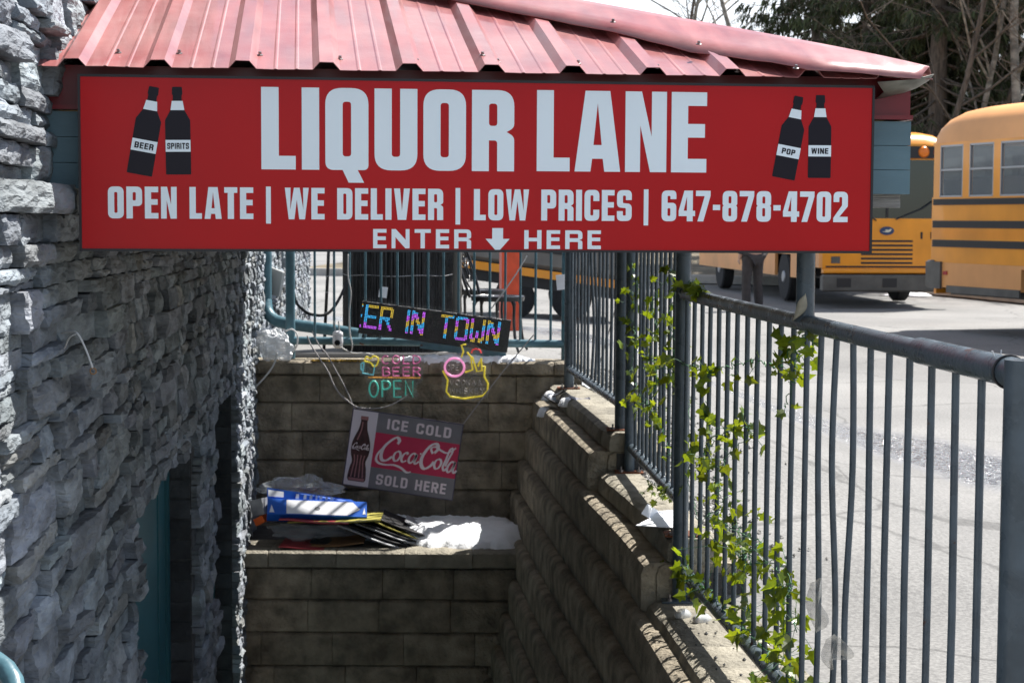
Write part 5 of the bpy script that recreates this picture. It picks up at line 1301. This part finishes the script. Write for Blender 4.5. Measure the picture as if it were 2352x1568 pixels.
# cargo trailer, tilted down on its hitch
q = at(1275, 640, 26); e = empty('cargo_trailer', (q.x - .1, 26, .25), 0, 'grey brown cargo trailer with an orange lower rail parked behind the bistro chairs', 'trailer')
I = Matrix.Rotation(R(7.5), 4, 'Y')
def tp2(nm, m, x0, y0, z0, x1, y1, z1, bev=.0): mb = MB(); mb.box(x0, y0, z0, x1, y1, z1, bev=bev); mb.xf(I); return mb.build(nm, m, e)
tp2('body', 'coach_body', -1.6, 0, .55, 1.15, 2.2, 2.4, .06); tp2('lower_rail', 'bus_yellow', -1.62, -.04, .42, 1.17, 0, .54); tp2('chassis', 'bus_black', -1.55, .1, .25, 1.1, 2.1, .545)
h_ = MB(); h_.poly([roundpoly([(-.42, .8, .09), (.38, .8, .09), (.38, 1.12, .09), (-.42, 1.12, .09)])], .01, I @ Matrix.Translation((.0, -.012, 0))); h_.build('recess', 'bus_black', e)
for y in (.1, 1.9):
    for x in (-.5, .35):
        mb = MB(); mb.lathe([(.0, 0), (.2, 0), (.3, .02), (.31, .1), (.3, .18), (.2, .2), (0, .2)], 22, Matrix.Translation((x, y + .2, .12)) @ Matrix.Rotation(R(90), 4, 'X')); mb.build('wheel', 'rubber', e, smooth=True, angle=40)

# ================================================================== car park beyond
def gl(x, y, zz=0): return Vector((x, y, gh(x, y) + zz))
ks = [gz(1560, 672, .03), gz(2028, 676, .05), gz(2352, 716, .05)]
P = [Vector((-6, 47, 0)), Vector((4, 43, 0)), Vector((8.2, 38.5, 0)), Vector((10.3, 30.0, 0)), Vector((13.5, 20, 0))]
mb = MB(); pth = smoothpath(P, 8)
sec = [(0, 0), (0, .17), (.02, .2), (.25, .2), (.25, 0)]
rows = []
for i, p_ in enumerate(pth):
    d = (pth[min(i + 1, len(pth) - 1)] - pth[max(i - 1, 0)]).normalized(); n_ = Vector((-d.y, d.x, 0))
    rows.append([p_ + n_ * a + Vector((0, 0, b + .03)) for a, b in sec])
mb.grid(rows); tag(mb.build('kerb', 'concrete'), 'pale concrete kerb along the far edge of the car park', 'kerb', kind='structure')
mb = MB(); rows = []
for i, p_ in enumerate(pth):
    d = (pth[min(i + 1, len(pth) - 1)] - pth[max(i - 1, 0)]).normalized(); n_ = Vector((-d.y, d.x, 0))
    rows.append([p_ + n_ * .2 + Vector((0, 0, .19)), p_ + n_ * 1.5 + Vector((0, 0, .25)), p_ + n_ * 8 + Vector((0, 0, .5)), p_ + n_ * 30 + Vector((0, 0, .8))])
mat('verge', (.14, .115, .075), .95, var=.5, vscale=1.5, bump=1, bscale=8)
mb.grid(rows); tag(mb.build('verge', 'verge', smooth=True), 'brown grassy verge below the trees behind the kerb', 'verge', kind='structure')
snow('thin grey snow remnant on the asphalt beside the kerb', lambda x, y: .5 - ((x - 8.3) / .7) ** 2 - ((y - 36.5) / .5) ** 2, 7.3, 9.3, 35.8, 37.2, .03, .06, .08, seed=22)

def bus(name, label, M, L, kind):
    e = empty(name, label=label, cat='school bus', group='yellow school buses parked in the lot', M=M)
    W2 = 1.22
    # body shell: cross sections along y (0 = this end, L = other end), roof rounded down at both ends
    def sect(y, k):
        zt = 3.16 - .34 * (1 - k); w = W2 * (1 - .04 * (1 - k)); out = []
        for a in range(0, 13):
            t = math.pi * a / 12; cx = math.cos(t); sx = math.sin(t)
            out.append((w * (abs(cx) ** .42) * (1 if cx > 0 else -1), y, 2.63 + (zt - 2.63) * sx ** .8))
        return out
    mb = MB(); ysr = [(.0, .25), (.05, .5), (.16, .74), (.35, .9), (.65, .98), (1.0, 1), (L - 1, 1), (L - .35, .9), (L - .05, .5), (L, .25)]
    R_ = [[Vector(p_) for p_ in sect(y, k)] for y, k in ysr]; mb.grid(R_)
    mb.add(R_[0], [tuple(range(13))]); mb.add(R_[-1], [tuple(range(12, -1, -1))])
    mb.build('roof', 'bus_yellow' if kind == 'front' else 'bus_faded', e, smooth=True, angle=40)
    zw0, zw1, zsk = (1.62, 2.6, .47) if kind == 'front' else (1.87, 2.6, .6)
    # side walls with window openings: piers between windows
    for sx in (-1, 1):
        mb = MB(); x0, x1 = sx * W2, sx * (W2 - .06)
        xa_, xb_ = min(x0, x1), max(x0, x1)
        mb.box(xa_, 0.0, .95, xb_, L, zw0); mb.box(xa_, 0, zw1, xb_, L, zw1 + .04)
        ys0 = .16 if kind != 'front' else 1.9; wn_ = int((L - ys0 - .1) / .74)
        for i in range(wn_ + 1):
            y = ys0 + i * .74; mb.box(xa_, y - .13, zw0, xb_, y + .03, zw1)
        if kind == 'front': mb.box(xa_, 0, zw0, xb_, .12, zw1)
        mb.build('side_wall', 'bus_yellow', e)
        mb = MB(); mb.box(xa_ + .001 * sx, 1.35 if kind == 'front' else 0.04, zsk, xb_ + .001 * sx, 2.05 if kind == 'front' else 2.2, .949)
        mb.box(xa_ + .001 * sx, 3.3 if kind == 'front' else 3.55, zsk, xb_ + .001 * sx, L - .04, .949); 
        if kind == 'front': mb.box(xa_ + .001 * sx, 0, .7, xb_ + .001 * sx, .34, .949); mb.box(xa_, 2.05, .9, xb_, 3.3, .949)
        else: mb.box(xa_, 2.2, .9, xb_, 3.55, .949)
        mb.build('skirt', 'bus_faded', e)
        for z, hh in (((1.54, .07), (1.22, .07), (.98, .07)) if kind == 'front' else ((1.76, .085), (1.44, .10), (1.17, .10))):
            mb = MB()
            for q in (0, 1, 2): mb.box(min(x0, x0 + sx * .02), .05, z + q * hh / 3 + .004, max(x0, x0 + sx * .02), L - .05, z + (q + 1) * hh / 3 - .004)
            mb.box(min(x0, x0 + sx * .008), .05, z, max(x0, x0 + sx * .008), L - .05, z + hh); mb.build('rub_rail', 'bus_black', e)
        if kind == 'rear':
            mb = MB(); mb.box(min(x0, x0 + sx * .025), .45, .53, max(x0, x0 + sx * .025), 2.2, .63); mb.build('rub_rail', 'bus_grey', e)
            for q in range(2): mb = MB(); mb.box(min(x0, x0 + sx * .012), .02, 1.32 + q * .05, max(x0, x0 + sx * .012), L, 1.345 + q * .05); mb.build('body_crease', 'bus_yellow', e)
        for i in range(wn_):
            y = ys0 + i * .74 + .03
            fr_ = MB(); 
            for (ya, za, yb, zb) in ((y, zw0, y + .58, zw0 + .025), (y, zw1 - .025, y + .58, zw1), (y, zw0, y + .02, zw1), (y + .56, zw0, y + .58, zw1), (y, 2.24, y + .58, 2.265)):
                fr_.box(min(x0, x0 - sx * .03) , ya, za, max(x0, x0 - sx * .03), yb, zb)
            wf_ = fr_.build('window', 'steel' if i % 1 == 0 else 'steel', e)
            pn_ = MB(); xx = x0 - sx * .02; pn_.box(min(xx, xx - sx * .004), y + .015, zw0 + .02, max(xx, xx - sx * .004), y + .565, zw1 - .02); pn_.build('pane', 'bus_glass', wf_)
    # ends
    for y0, sgn_ in ((0, 1), (L, -1)):
        mb = MB(); a, b = min(y0, y0 + sgn_ * .06), max(y0, y0 + sgn_ * .06)
        mb.box(-W2 + .06, a, .6 if kind == 'front' else .5, W2 - .06, b, zw0 - .04); mb.box(-W2 + .06, a, zw1 + .02, W2 - .06, b, 2.7); mb.build('end_wall', 'bus_yellow', e)
        mb = MB(); mb.box(-W2 + .06, a + .005, zw0 - .04, W2 - .06, b - .005, zw1 + .02); mb.build('windshield', 'bus_windshield', e)
    # floor, seats inside
    mb = MB(); mb.box(-W2 + .07, .1, .93, W2 - .07, L - .1, .98); mb.build('interior_floor', 'bus_inside', e)
    mb = MB(); mb.box(-W2 + .1, .1, zw1 + .12, W2 - .1, L - .1, zw1 + .14); mb.build('interior_ceiling', 'bus_inside', e)
    for i in range(int(L / .74) - 1):
        for sx in (-1, 1):
            mb = MB(); y = .75 + i * .74; mb.box(sx * .7 - .45, y, 1.2, sx * .7 + .45, y + .1, 2.15, bev=.03); mb.build('seat', 'seat_brown' if i % 2 else 'bus_grey', e)
    for y in ([2.65, L - 2.3] if kind == 'front' else [2.85, L - 2.0]):
        for sx in (-1, 1):
            mb = MB(); T_ = Matrix.Translation((sx * (W2 - .02), y, .46)) @ Matrix.Rotation(R(90) * -sx, 4, 'Y')
            mb.lathe([(0.26, -.0), (.44, .0), (.47, .03), (.47, .22), (.44, .25), (0, .25)], 28, T_); wh = mb.build('wheel', 'rubber', e, smooth=True, angle=40)
            mb = MB(); mb.lathe([(0, -.02), (.1, -.02), (.14, .03), (.26, .005), (.27, .02)], 20, T_); mb.build('rim', 'steel', wh, smooth=True, angle=40)
    mb = MB(); mb.box(-W2 + .15, .3, .5, W2 - .15, L - .3, .9); mb.build('chassis', 'bus_black', e)
    if kind == 'front':
        def on(nm, m, x0, z0, x1, z1, d0=-.03, d1=0, par=None): mb = MB(); mb.box(x0, d0, z0, x1, d1, z1); return mb.build(nm, m, par or e)
        mb = MB(); mb.poly([roundpoly([(-1.1, 2.65, .1), (1.1, 2.65, .1), (1.1, 2.86, .2), (-1.1, 2.86, .2)])], .05, Matrix.Translation((0, -.03, 0))); hb = mb.build('light_hood', 'bus_black', e)
        for x, m_ in ((-.92, 'lamp_red'), (-.64, 'lamp_amber'), (.64, 'lamp_amber'), (.92, 'lamp_red')):
            mb = MB(); mb.lathe([(0, -.03), (.07, -.025), (.105, 0)], 18, Matrix.Translation((x, -.03, 2.76)) @ Matrix.Rotation(R(-90), 4, 'X')); mb.build('warning_lamp', m_, hb, smooth=True)
        on('windshield_divider', 'bus_black', -.02, 1.6, .02, 2.6, -.012, -.001)
        mb = MB(); mb.poly([[(.13 * math.cos(t * .3), 1.36 + .075 * math.sin(t * .3)) for t in range(21)]], .02, Matrix.Translation((0, -.02, 0))); lg = mb.build('emblem', 'logo_blue', e)
        mb = MB(); mb.poly([smoothish(q) for q in [[(-.09, 1.345), (-.02, 1.335), (.03, 1.335), (.08, 1.36), (.06, 1.375), (.1, 1.385), (.05, 1.395), (.03, 1.37), (-.01, 1.385), (-.04, 1.375), (-.01, 1.358)]]], .004, Matrix.Translation((0, -.024, 0))); mb.build('emblem_mark', 'cream', lg)
        for i in range(6): on('grille_slot', 'bus_black', -.5 + (.0 if i > 2 else .04), .77 + i * .078, .48, .805 + i * .078, -.004, -.001)
        on('grille_slot', 'bus_black', -1.1, .705, 1.1, .735, -.006, -.001)
        for x in (-.85, .62, .8): on('latch', 'bus_black', x, 1.22, x + .035, 1.34, -.012, -.001)
        for x0_ in (-1.0, .86): on('headlight', 'bus_grey', x0_, .78, x0_ + .16, .9, -.01, -.001)
        mb = MB(); mb.box(-1.16, -.09, .60, 1.16, -.0, .68, bev=.02); mb.build('lower_trim', 'bus_yellow', e)
        mb = MB(); mb.box(-1.2, -.2, .28, 1.2, -.02, .58, bev=.03); bp_ = mb.build('bumper', 'bus_grey', e)
        for x in (-.95, -.12, .75): mb = MB(); mb.box(x, -.206, .36, x + .26, -.199, .52); mb.build('bumper_hole', 'bus_black', bp_)
        mb = MB(); mb.tube([(.15, -.03, 1.56), (.62, -.05, 1.75), (.95, -.04, 1.98)][::1], .012, 6); mb.build('wiper', 'bus_black', e)
        mb = MB(); mb.tube([(-.2, -.03, 1.54), (-.62, -.05, 1.8), (-.8, -.04, 1.98)], .012, 6); mb.build('wiper', 'bus_black', e)
        # passenger door on this vehicle's left in the view, with glass
        mb = MB(); mb.box(-W2 - .012, .42, .5, -W2 - .001, 1.3, 2.4); dr = mb.build('door', 'bus_black', e)
        for y in (.48, .9): mb = MB(); mb.box(-W2 - .018, y, .62, -W2 - .0125, y + .34, 2.3); mb.build('door_glass', 'bus_windshield', dr)
        mb = MB(); mb.box(-W2 - .03, .86, .55, -W2 - .0125, .885, 2.35); mb.build('door_edge', 'grey_panel', dr)
    else:
        mb = MB(); mb.box(-W2 - .03, -.09, .58, W2 + .03, .12, .98, bev=.03); mb.box(-W2 - .035, .0, .58, -W2 - .001, .3, .96); mb.box(W2 + .001, .0, .58, W2 + .035, .3, .96); mb.build('bumper', 'bus_grey', e)
        for sx in (-1, 1): mb = MB(); mb.box(min(sx * W2, sx * (W2 + .015)), .34, .78, max(sx * W2, sx * (W2 + .015)), .44, .83); mb.build('marker_lamp', 'lamp_red', e)
    return e
def smoothish(q): return q
q = at(2038, 600, 31.0)
bd = math.atan2(.09, 1)
bus('school_bus', 'yellow school bus facing the camera behind the right end of the shop sign', Matrix.Translation((q.x + .0, 31.1, .03)) @ Matrix.Rotation(R(5), 4, 'Z'), 11.0, 'front')
q = at(2138, 600, 25)
an = math.atan2(.33, 1) 
Mb = Matrix.Translation((q.x, 25, .03)) @ Matrix.Rotation(math.pi + an, 4, 'Z') @ Matrix.Translation((1.22, 0, 0))
# local +y runs along the bus, toward the camera and to the right
bus('school_bus', 'yellow school bus at the right edge showing its side windows and black rub rails', Matrix.Translation((q.x, 25, .03)) @ Matrix.Rotation(math.pi + an, 4, 'Z') @ Matrix.Translation((-1.22, 0, 0)), 10.5, 'rear')

# person standing by the bus door
def skin(name, verts, edges, radii, m, par, sub=2, root=0):
    me = bpy.data.meshes.new(name); me.from_pydata(verts, edges, []); me.materials.append(MATS[m]); o = bpy.data.objects.new(name, me); COL.objects.link(o)
    sk = o.modifiers.new('skin', 'SKIN'); sk.use_smooth_shade = True
    for i, r_ in enumerate(radii):
        d = me.skin_vertices[0].data[i]; d.radius = (r_, r_) if not isinstance(r_, tuple) else r_; d.use_root = (i == root)
    s_ = o.modifiers.new('sub', 'SUBSURF'); s_.levels = sub; s_.render_levels = sub
    if par: o.parent = par
    return o
q = at(1728, 696, 30.2); zf = gh(q.x, 30.2)
pe = empty('person', (q.x, 30.2, zf), R(205), 'person in grey brown trousers and dark jacket standing by the bus door', 'person')
V = [(0, 0, .95), (0, 0, 1.12), (0, .01, 1.32), (0, .01, 1.45), (0, .0, 1.53), (0, -.01, 1.62), (0, -.015, 1.72),
     (.17, .01, 1.43), (.24, .02, 1.18), (.22, -.06, .96), (.21, -.1, .88), (-.17, .01, 1.43), (-.24, .02, 1.18), (-.22, -.06, .96), (-.21, -.1, .88),
     (.1, 0, .9), (.12, -.02, .5), (.13, .02, .1), (.14, -.1, .04), (-.1, 0, .9), (-.12, -.03, .5), (-.14, .0, .1), (-.15, -.12, .04)]
E = [(0, 1), (1, 2), (2, 3), (3, 4), (4, 5), (5, 6), (3, 7), (7, 8), (8, 9), (9, 10), (3, 11), (11, 12), (12, 13), (13, 14), (0, 15), (15, 16), (16, 17), (17, 18), (0, 19), (19, 20), (20, 21), (21, 22)]
Rd = [.13, .135, .15, .12, .055, .09, .08, .065, .05, .035, .03, .065, .05, .035, .03, .095, .065, .05, .04, .095, .065, .05, .04]
skin('body', V, E, Rd, 'skin', pe)
skin('trousers', [(0, 0, .98), (.1, 0, .9), (.12, -.02, .5), (.13, .015, .06), (-.1, 0, .9), (-.12, -.03, .5), (-.14, .0, .06)], [(0, 1), (1, 2), (2, 3), (0, 4), (4, 5), (5, 6)], [.155, .115, .085, .085, .115, .085, .085], 'trousers', pe)
skin('jacket', [(0, 0, .98), (0, 0, 1.15), (0, .01, 1.33), (0, .01, 1.45), (.18, .01, 1.42), (.245, .02, 1.18), (.225, -.05, .97), (-.18, .01, 1.42), (-.245, .02, 1.18), (-.225, -.05, .97)],
     [(0, 1), (1, 2), (2, 3), (3, 4), (4, 5), (5, 6), (3, 7), (7, 8), (8, 9)], [.165, .165, .175, .13, .085, .068, .055, .085, .068, .055], 'jacket', pe)
skin('hair', [(0, .03, 1.66), (0, .02, 1.74)], [(0, 1)], [.088, .085], 'hair', pe)
for sx in (-1, 1):
    mb = MB(); x = .135 * sx; mb.tube(smoothpath([(x, .06, .045), (x, -.02, .05), (x * 1.05, -.13, .035), (x * 1.08, -.19, .03)], 4), [.045] * 5 + [.048] * 4 + [.04] * 3 + [.025], 10); mb.build('shoe', 'shoe', pe, smooth=True)
    for k in range(5):
        mb = MB(); hx = .215 * sx; L_ = (.05, .07, .078, .072, .055)[k]; oy = -.105 + (.025 - .0125 * k if k else -.03)
        mb.tube([(hx, oy, .875), (hx - .004 * sx, oy - .006, .875 - L_ * .55), (hx - .014 * sx, oy, .875 - L_)], [.010, .009, .007], 6); mb.build('finger', 'skin', pe, smooth=True)

# ================================================================== trees
def spruce(label, x, y, H, r0, seed, zlow=1.2, dens=.95, base=.4, group='dark spruces behind the buses'):
    rnd = random.Random(seed); e = empty('spruce_tree', (x, y, base), rnd.uniform(0, 6), label, 'tree', group)
    mb = MB(); pts = [(r0 * .3 * noise.noise(Vector((seed, i, 0))), r0 * .3 * noise.noise(Vector((i, seed, 0))), H * i / 10) for i in range(11)]
    mb.tube(pts, [r0 * (1 - .93 * (i / 10)) * (1.25 if i == 0 else 1) for i in range(11)], 10)
    nd = MB(); tw_ = MB(); z = zlow
    while z < H - .2:
        k = 1 - z / H; nb = rnd.randint(5, 7)
        for b in range(nb):
            if rnd.random() > dens: continue
            a = rnd.uniform(0, 6.283); L_ = (.35 + 3.6 * k ** .8) * rnd.uniform(.65, 1.1); dead = z < H * .28 and rnd.random() < .45
            dz = -.18 - .3 * k; P_ = []
            for i in range(6):
                t = i / 5; rr_ = r0 * .6 * k + L_ * t; P_.append(Vector((math.cos(a + .12 * t) * rr_, math.sin(a + .12 * t) * rr_, z + L_ * (dz * t + .22 * t * t) + .05 * rnd.gauss(0, 1) * t)))
            mb.tube(P_, [.035 * k + .012, .028 * k + .01, .02 * k + .008, .012, .008, .004], 5, cap=False)
            n_ = int(L_ * 11)
            for j in range(n_):
                t = rnd.uniform(.12 if not dead else .3, 1); q = P_[int(t * 4.99)].lerp(P_[min(5, int(t * 4.99) + 1)], t * 4.99 % 1)
                sd = rnd.choice((-1, 1)); a2 = a + sd * rnd.uniform(.5, 1.2); l2 = (.25 + .55 * (1 - t)) * rnd.uniform(.5, 1.15) * (1 if not dead else .7)
                d = Vector((math.cos(a2), math.sin(a2), -rnd.uniform(.25, 1.1))).normalized() * l2
                tw_.tube([q, q + d * .5 + Vector((0, 0, .02)), q + d], .004, 3, cap=False)
                if dead: continue
                s_ = d.normalized().cross(Vector((0, 0, 1))).normalized(); tt = rnd.uniform(.45, 1.5)
                for h_ in range(6):
                    c_ = q + d * ((h_ + rnd.random()) / 7); w_ = rnd.uniform(.03, .085); hd = Vector((0, 0, -rnd.uniform(.06, .22))) + s_ * rnd.uniform(-.13, .13) + d.normalized() * rnd.uniform(.0, .12)
                    o_ = (s_ * rnd.uniform(-1, 1) + Vector((0, 0, rnd.uniform(-.4, .4))) + d.normalized() * .5).normalized() * w_ * .5
                    nd.add([c_ - o_, c_ + o_, c_ + hd + o_ * .3, c_ + hd - o_ * .3], [(0, 1, 2, 3)], tt * rnd.uniform(.8, 1.2))
        z += rnd.uniform(.22, .42)
    mb.build('trunk', 'bark', e, smooth=True); tw_.build('twigs', 'twig', e); nd.build('needles', 'needle', e)
def bare(label, x, y, H, r0, seed, m='bark', base=.4, lean=0, group='leafless trees behind the buses', depth=4):
    rnd = random.Random(seed); e = empty('bare_tree', (x, y, base), 0, label, 'tree', group); mb = MB(); tw_ = MB()
    def grow(p_, d, L_, r_, lv):
        n_ = 5; pts = [p_]; dd = d.copy()
        for i in range(n_):
            dd = (dd + Vector((rnd.gauss(0, .13), rnd.gauss(0, .13), .05 + rnd.gauss(0, .07)))).normalized(); pts.append(pts[-1] + dd * L_ / n_)
        (mb if lv < 2 else tw_).tube(pts, [r_ * (1 - .6 * i / n_) for i in range(n_ + 1)], 8 if lv == 0 else 5 if lv == 1 else 3, cap=False)
        if lv >= depth: return
        nk = (10, 6, 5, 4, 3)[lv]
        for i in range(nk):
            t = rnd.uniform(.22 if lv else .15, 1); k = min(n_ - 1, int(t * n_)); q = pts[k].lerp(pts[k + 1], t * n_ - k)
            a = rnd.uniform(0, 6.283); side = Vector((math.cos(a), math.sin(a), rnd.uniform(-.1, .5)))
            grow(q, (dd * .55 + side).normalized(), L_ * rnd.uniform(.3, .55) * (1.15 - .4 * t), r_ * (.5 - .22 * t), lv + 1)
    grow(Vector((0, 0, 0)), Vector((lean, 0, 1)).normalized(), H, r0, 0)
    mb.build('trunk', m, e, smooth=True); tw_.build('branches', 'twig', e)
def xat(u, Y): return at(u, 400, Y).x
spruce('tall spruce with the thick dark trunk just left of the right hand bus roof', xat(2150, 44), 44, 17, .30, 1, 2.2)
spruce('spruce whose low boughs reach left over the canopy corner', xat(1985, 47), 47, 15, .2, 2, 2.6)
spruce('spruce standing over the middle of the right hand bus', xat(2265, 46), 46, 16, .24, 3, 2.4)
spruce('farther spruce between the thick trunked one and the sign', xat(2060, 58), 58, 17, .2, 4, 2.0)
spruce('spruce rising at the right edge of the view', xat(2420, 45), 45, 16, .24, 6, 2.4)
spruce('small farther spruce behind the low boughs by the canopy tip', xat(1880, 62), 62, 9.0, .16, 8, 1.5)
spruce('distant spruce behind the gap between the two buses', xat(2185, 64), 64, 18, .2, 9, 1.5)
spruce('spruce whose drooping boughs cut the sky nearest the roof hip', xat(1868, 50), 50, 15, .2, 12, 3.0)
bare('pale barked aspen with black scars at the right edge', xat(2322, 41), 41, 15, .13, 21, 'bark_pale')
bare('slim leaning bare tree right of the thick spruce trunk', xat(2195, 42.5), 42.5, 13, .085, 22, 'bark_pale', lean=.12)
bare('bare tree with spreading limbs left of the thick spruce trunk', xat(2090, 43), 43, 12, .09, 23)
bare('thin grey bare tree between the two right hand trunks', xat(2255, 43.5), 43.5, 13, .075, 24)
bare('far bare tree standing alone against the sky above the roof hip', xat(1650, 60), 60, 11.5, .12, 25, 'bark_pale')
bare('far bare tree left of the lone one above the roof hip', xat(1540, 66), 66, 11, .11, 26)
bare('far bare tree just left of the spruce boughs', xat(1745, 56), 56, 12, .12, 27, 'bark_pale')
bare('bare sapling at the far right behind the bus roof', xat(2380, 43), 43, 11, .07, 28)

# plastic scraps caught on the bars
for k, (poly, lb) in enumerate(((((1868, 1320), (1898, 1312), (1906, 1380), (1914, 1440), (1900, 1468), (1872, 1455), (1866, 1400)), 'torn translucent plastic strip caught low on a bar of the near railing'),
        (((1903, 1458), (1935, 1450), (1980, 1478), (1968, 1515), (1925, 1520), (1915, 1545), (1900, 1520)), 'wrinkled translucent plastic scrap hanging under the torn strip'))):
    P = [p_ for p_ in smoothpath([onA(*q) for q in poly], 4, True)][:-1]; cc_ = sum(P, Vector()) / len(P); P = [cc_ + (p_ - cc_) * .78 for p_ in P]; P = [p_ + Vector((0, .01 * noise.noise(p_ * 20), .008 * noise.noise(p_ * 23))) for p_ in P]; c_ = sum(P, Vector()) / len(P); n_ = len(P); vs = [c_ - c_]; off = Vector((-.02, 0, 0))
    vs = [Vector((-.012, 0, 0))] + [p_ - c_ + Vector((.01 * math.sin(i * .7), .0, 0)) for i, p_ in enumerate(P)]
    mid = [(p_ - c_) * .5 + Vector((.008 * math.sin(i * .5 + k), 0, 0)) for i, p_ in enumerate(P)]
    mb = MB(); mb.add(vs + mid, [(0, n_ + 1 + i, n_ + 1 + (i + 1) % n_) for i in range(n_)] + [(1 + i, 1 + (i + 1) % n_, n_ + 1 + (i + 1) % n_, n_ + 1 + i) for i in range(n_)])
    o = mb.build('plastic_scrap', 'film', smooth=True); o.location = c_ + Vector((-.014, 0, 0)); sm = o.modifiers.new('t', 'SOLIDIFY'); sm.thickness = .0006; tag(o, lb, 'plastic', 'plastic caught on the near railing')

mb = MB(); rnd = random.Random(31)
for i in range(260):
    x = rnd.uniform(at(715, 818, 11.5).x, at(840, 818, 11.5).x); pebble(mb, Vector((x, 11.475 + abs(rnd.gauss(0, .02)), .612 + rnd.uniform(0, .006))), rnd.uniform(.004, .010), rnd)
tag(mb.build('moss', 'moss'), 'mustard coloured moss along the front edge of the rear coping', 'moss', kind='stuff')
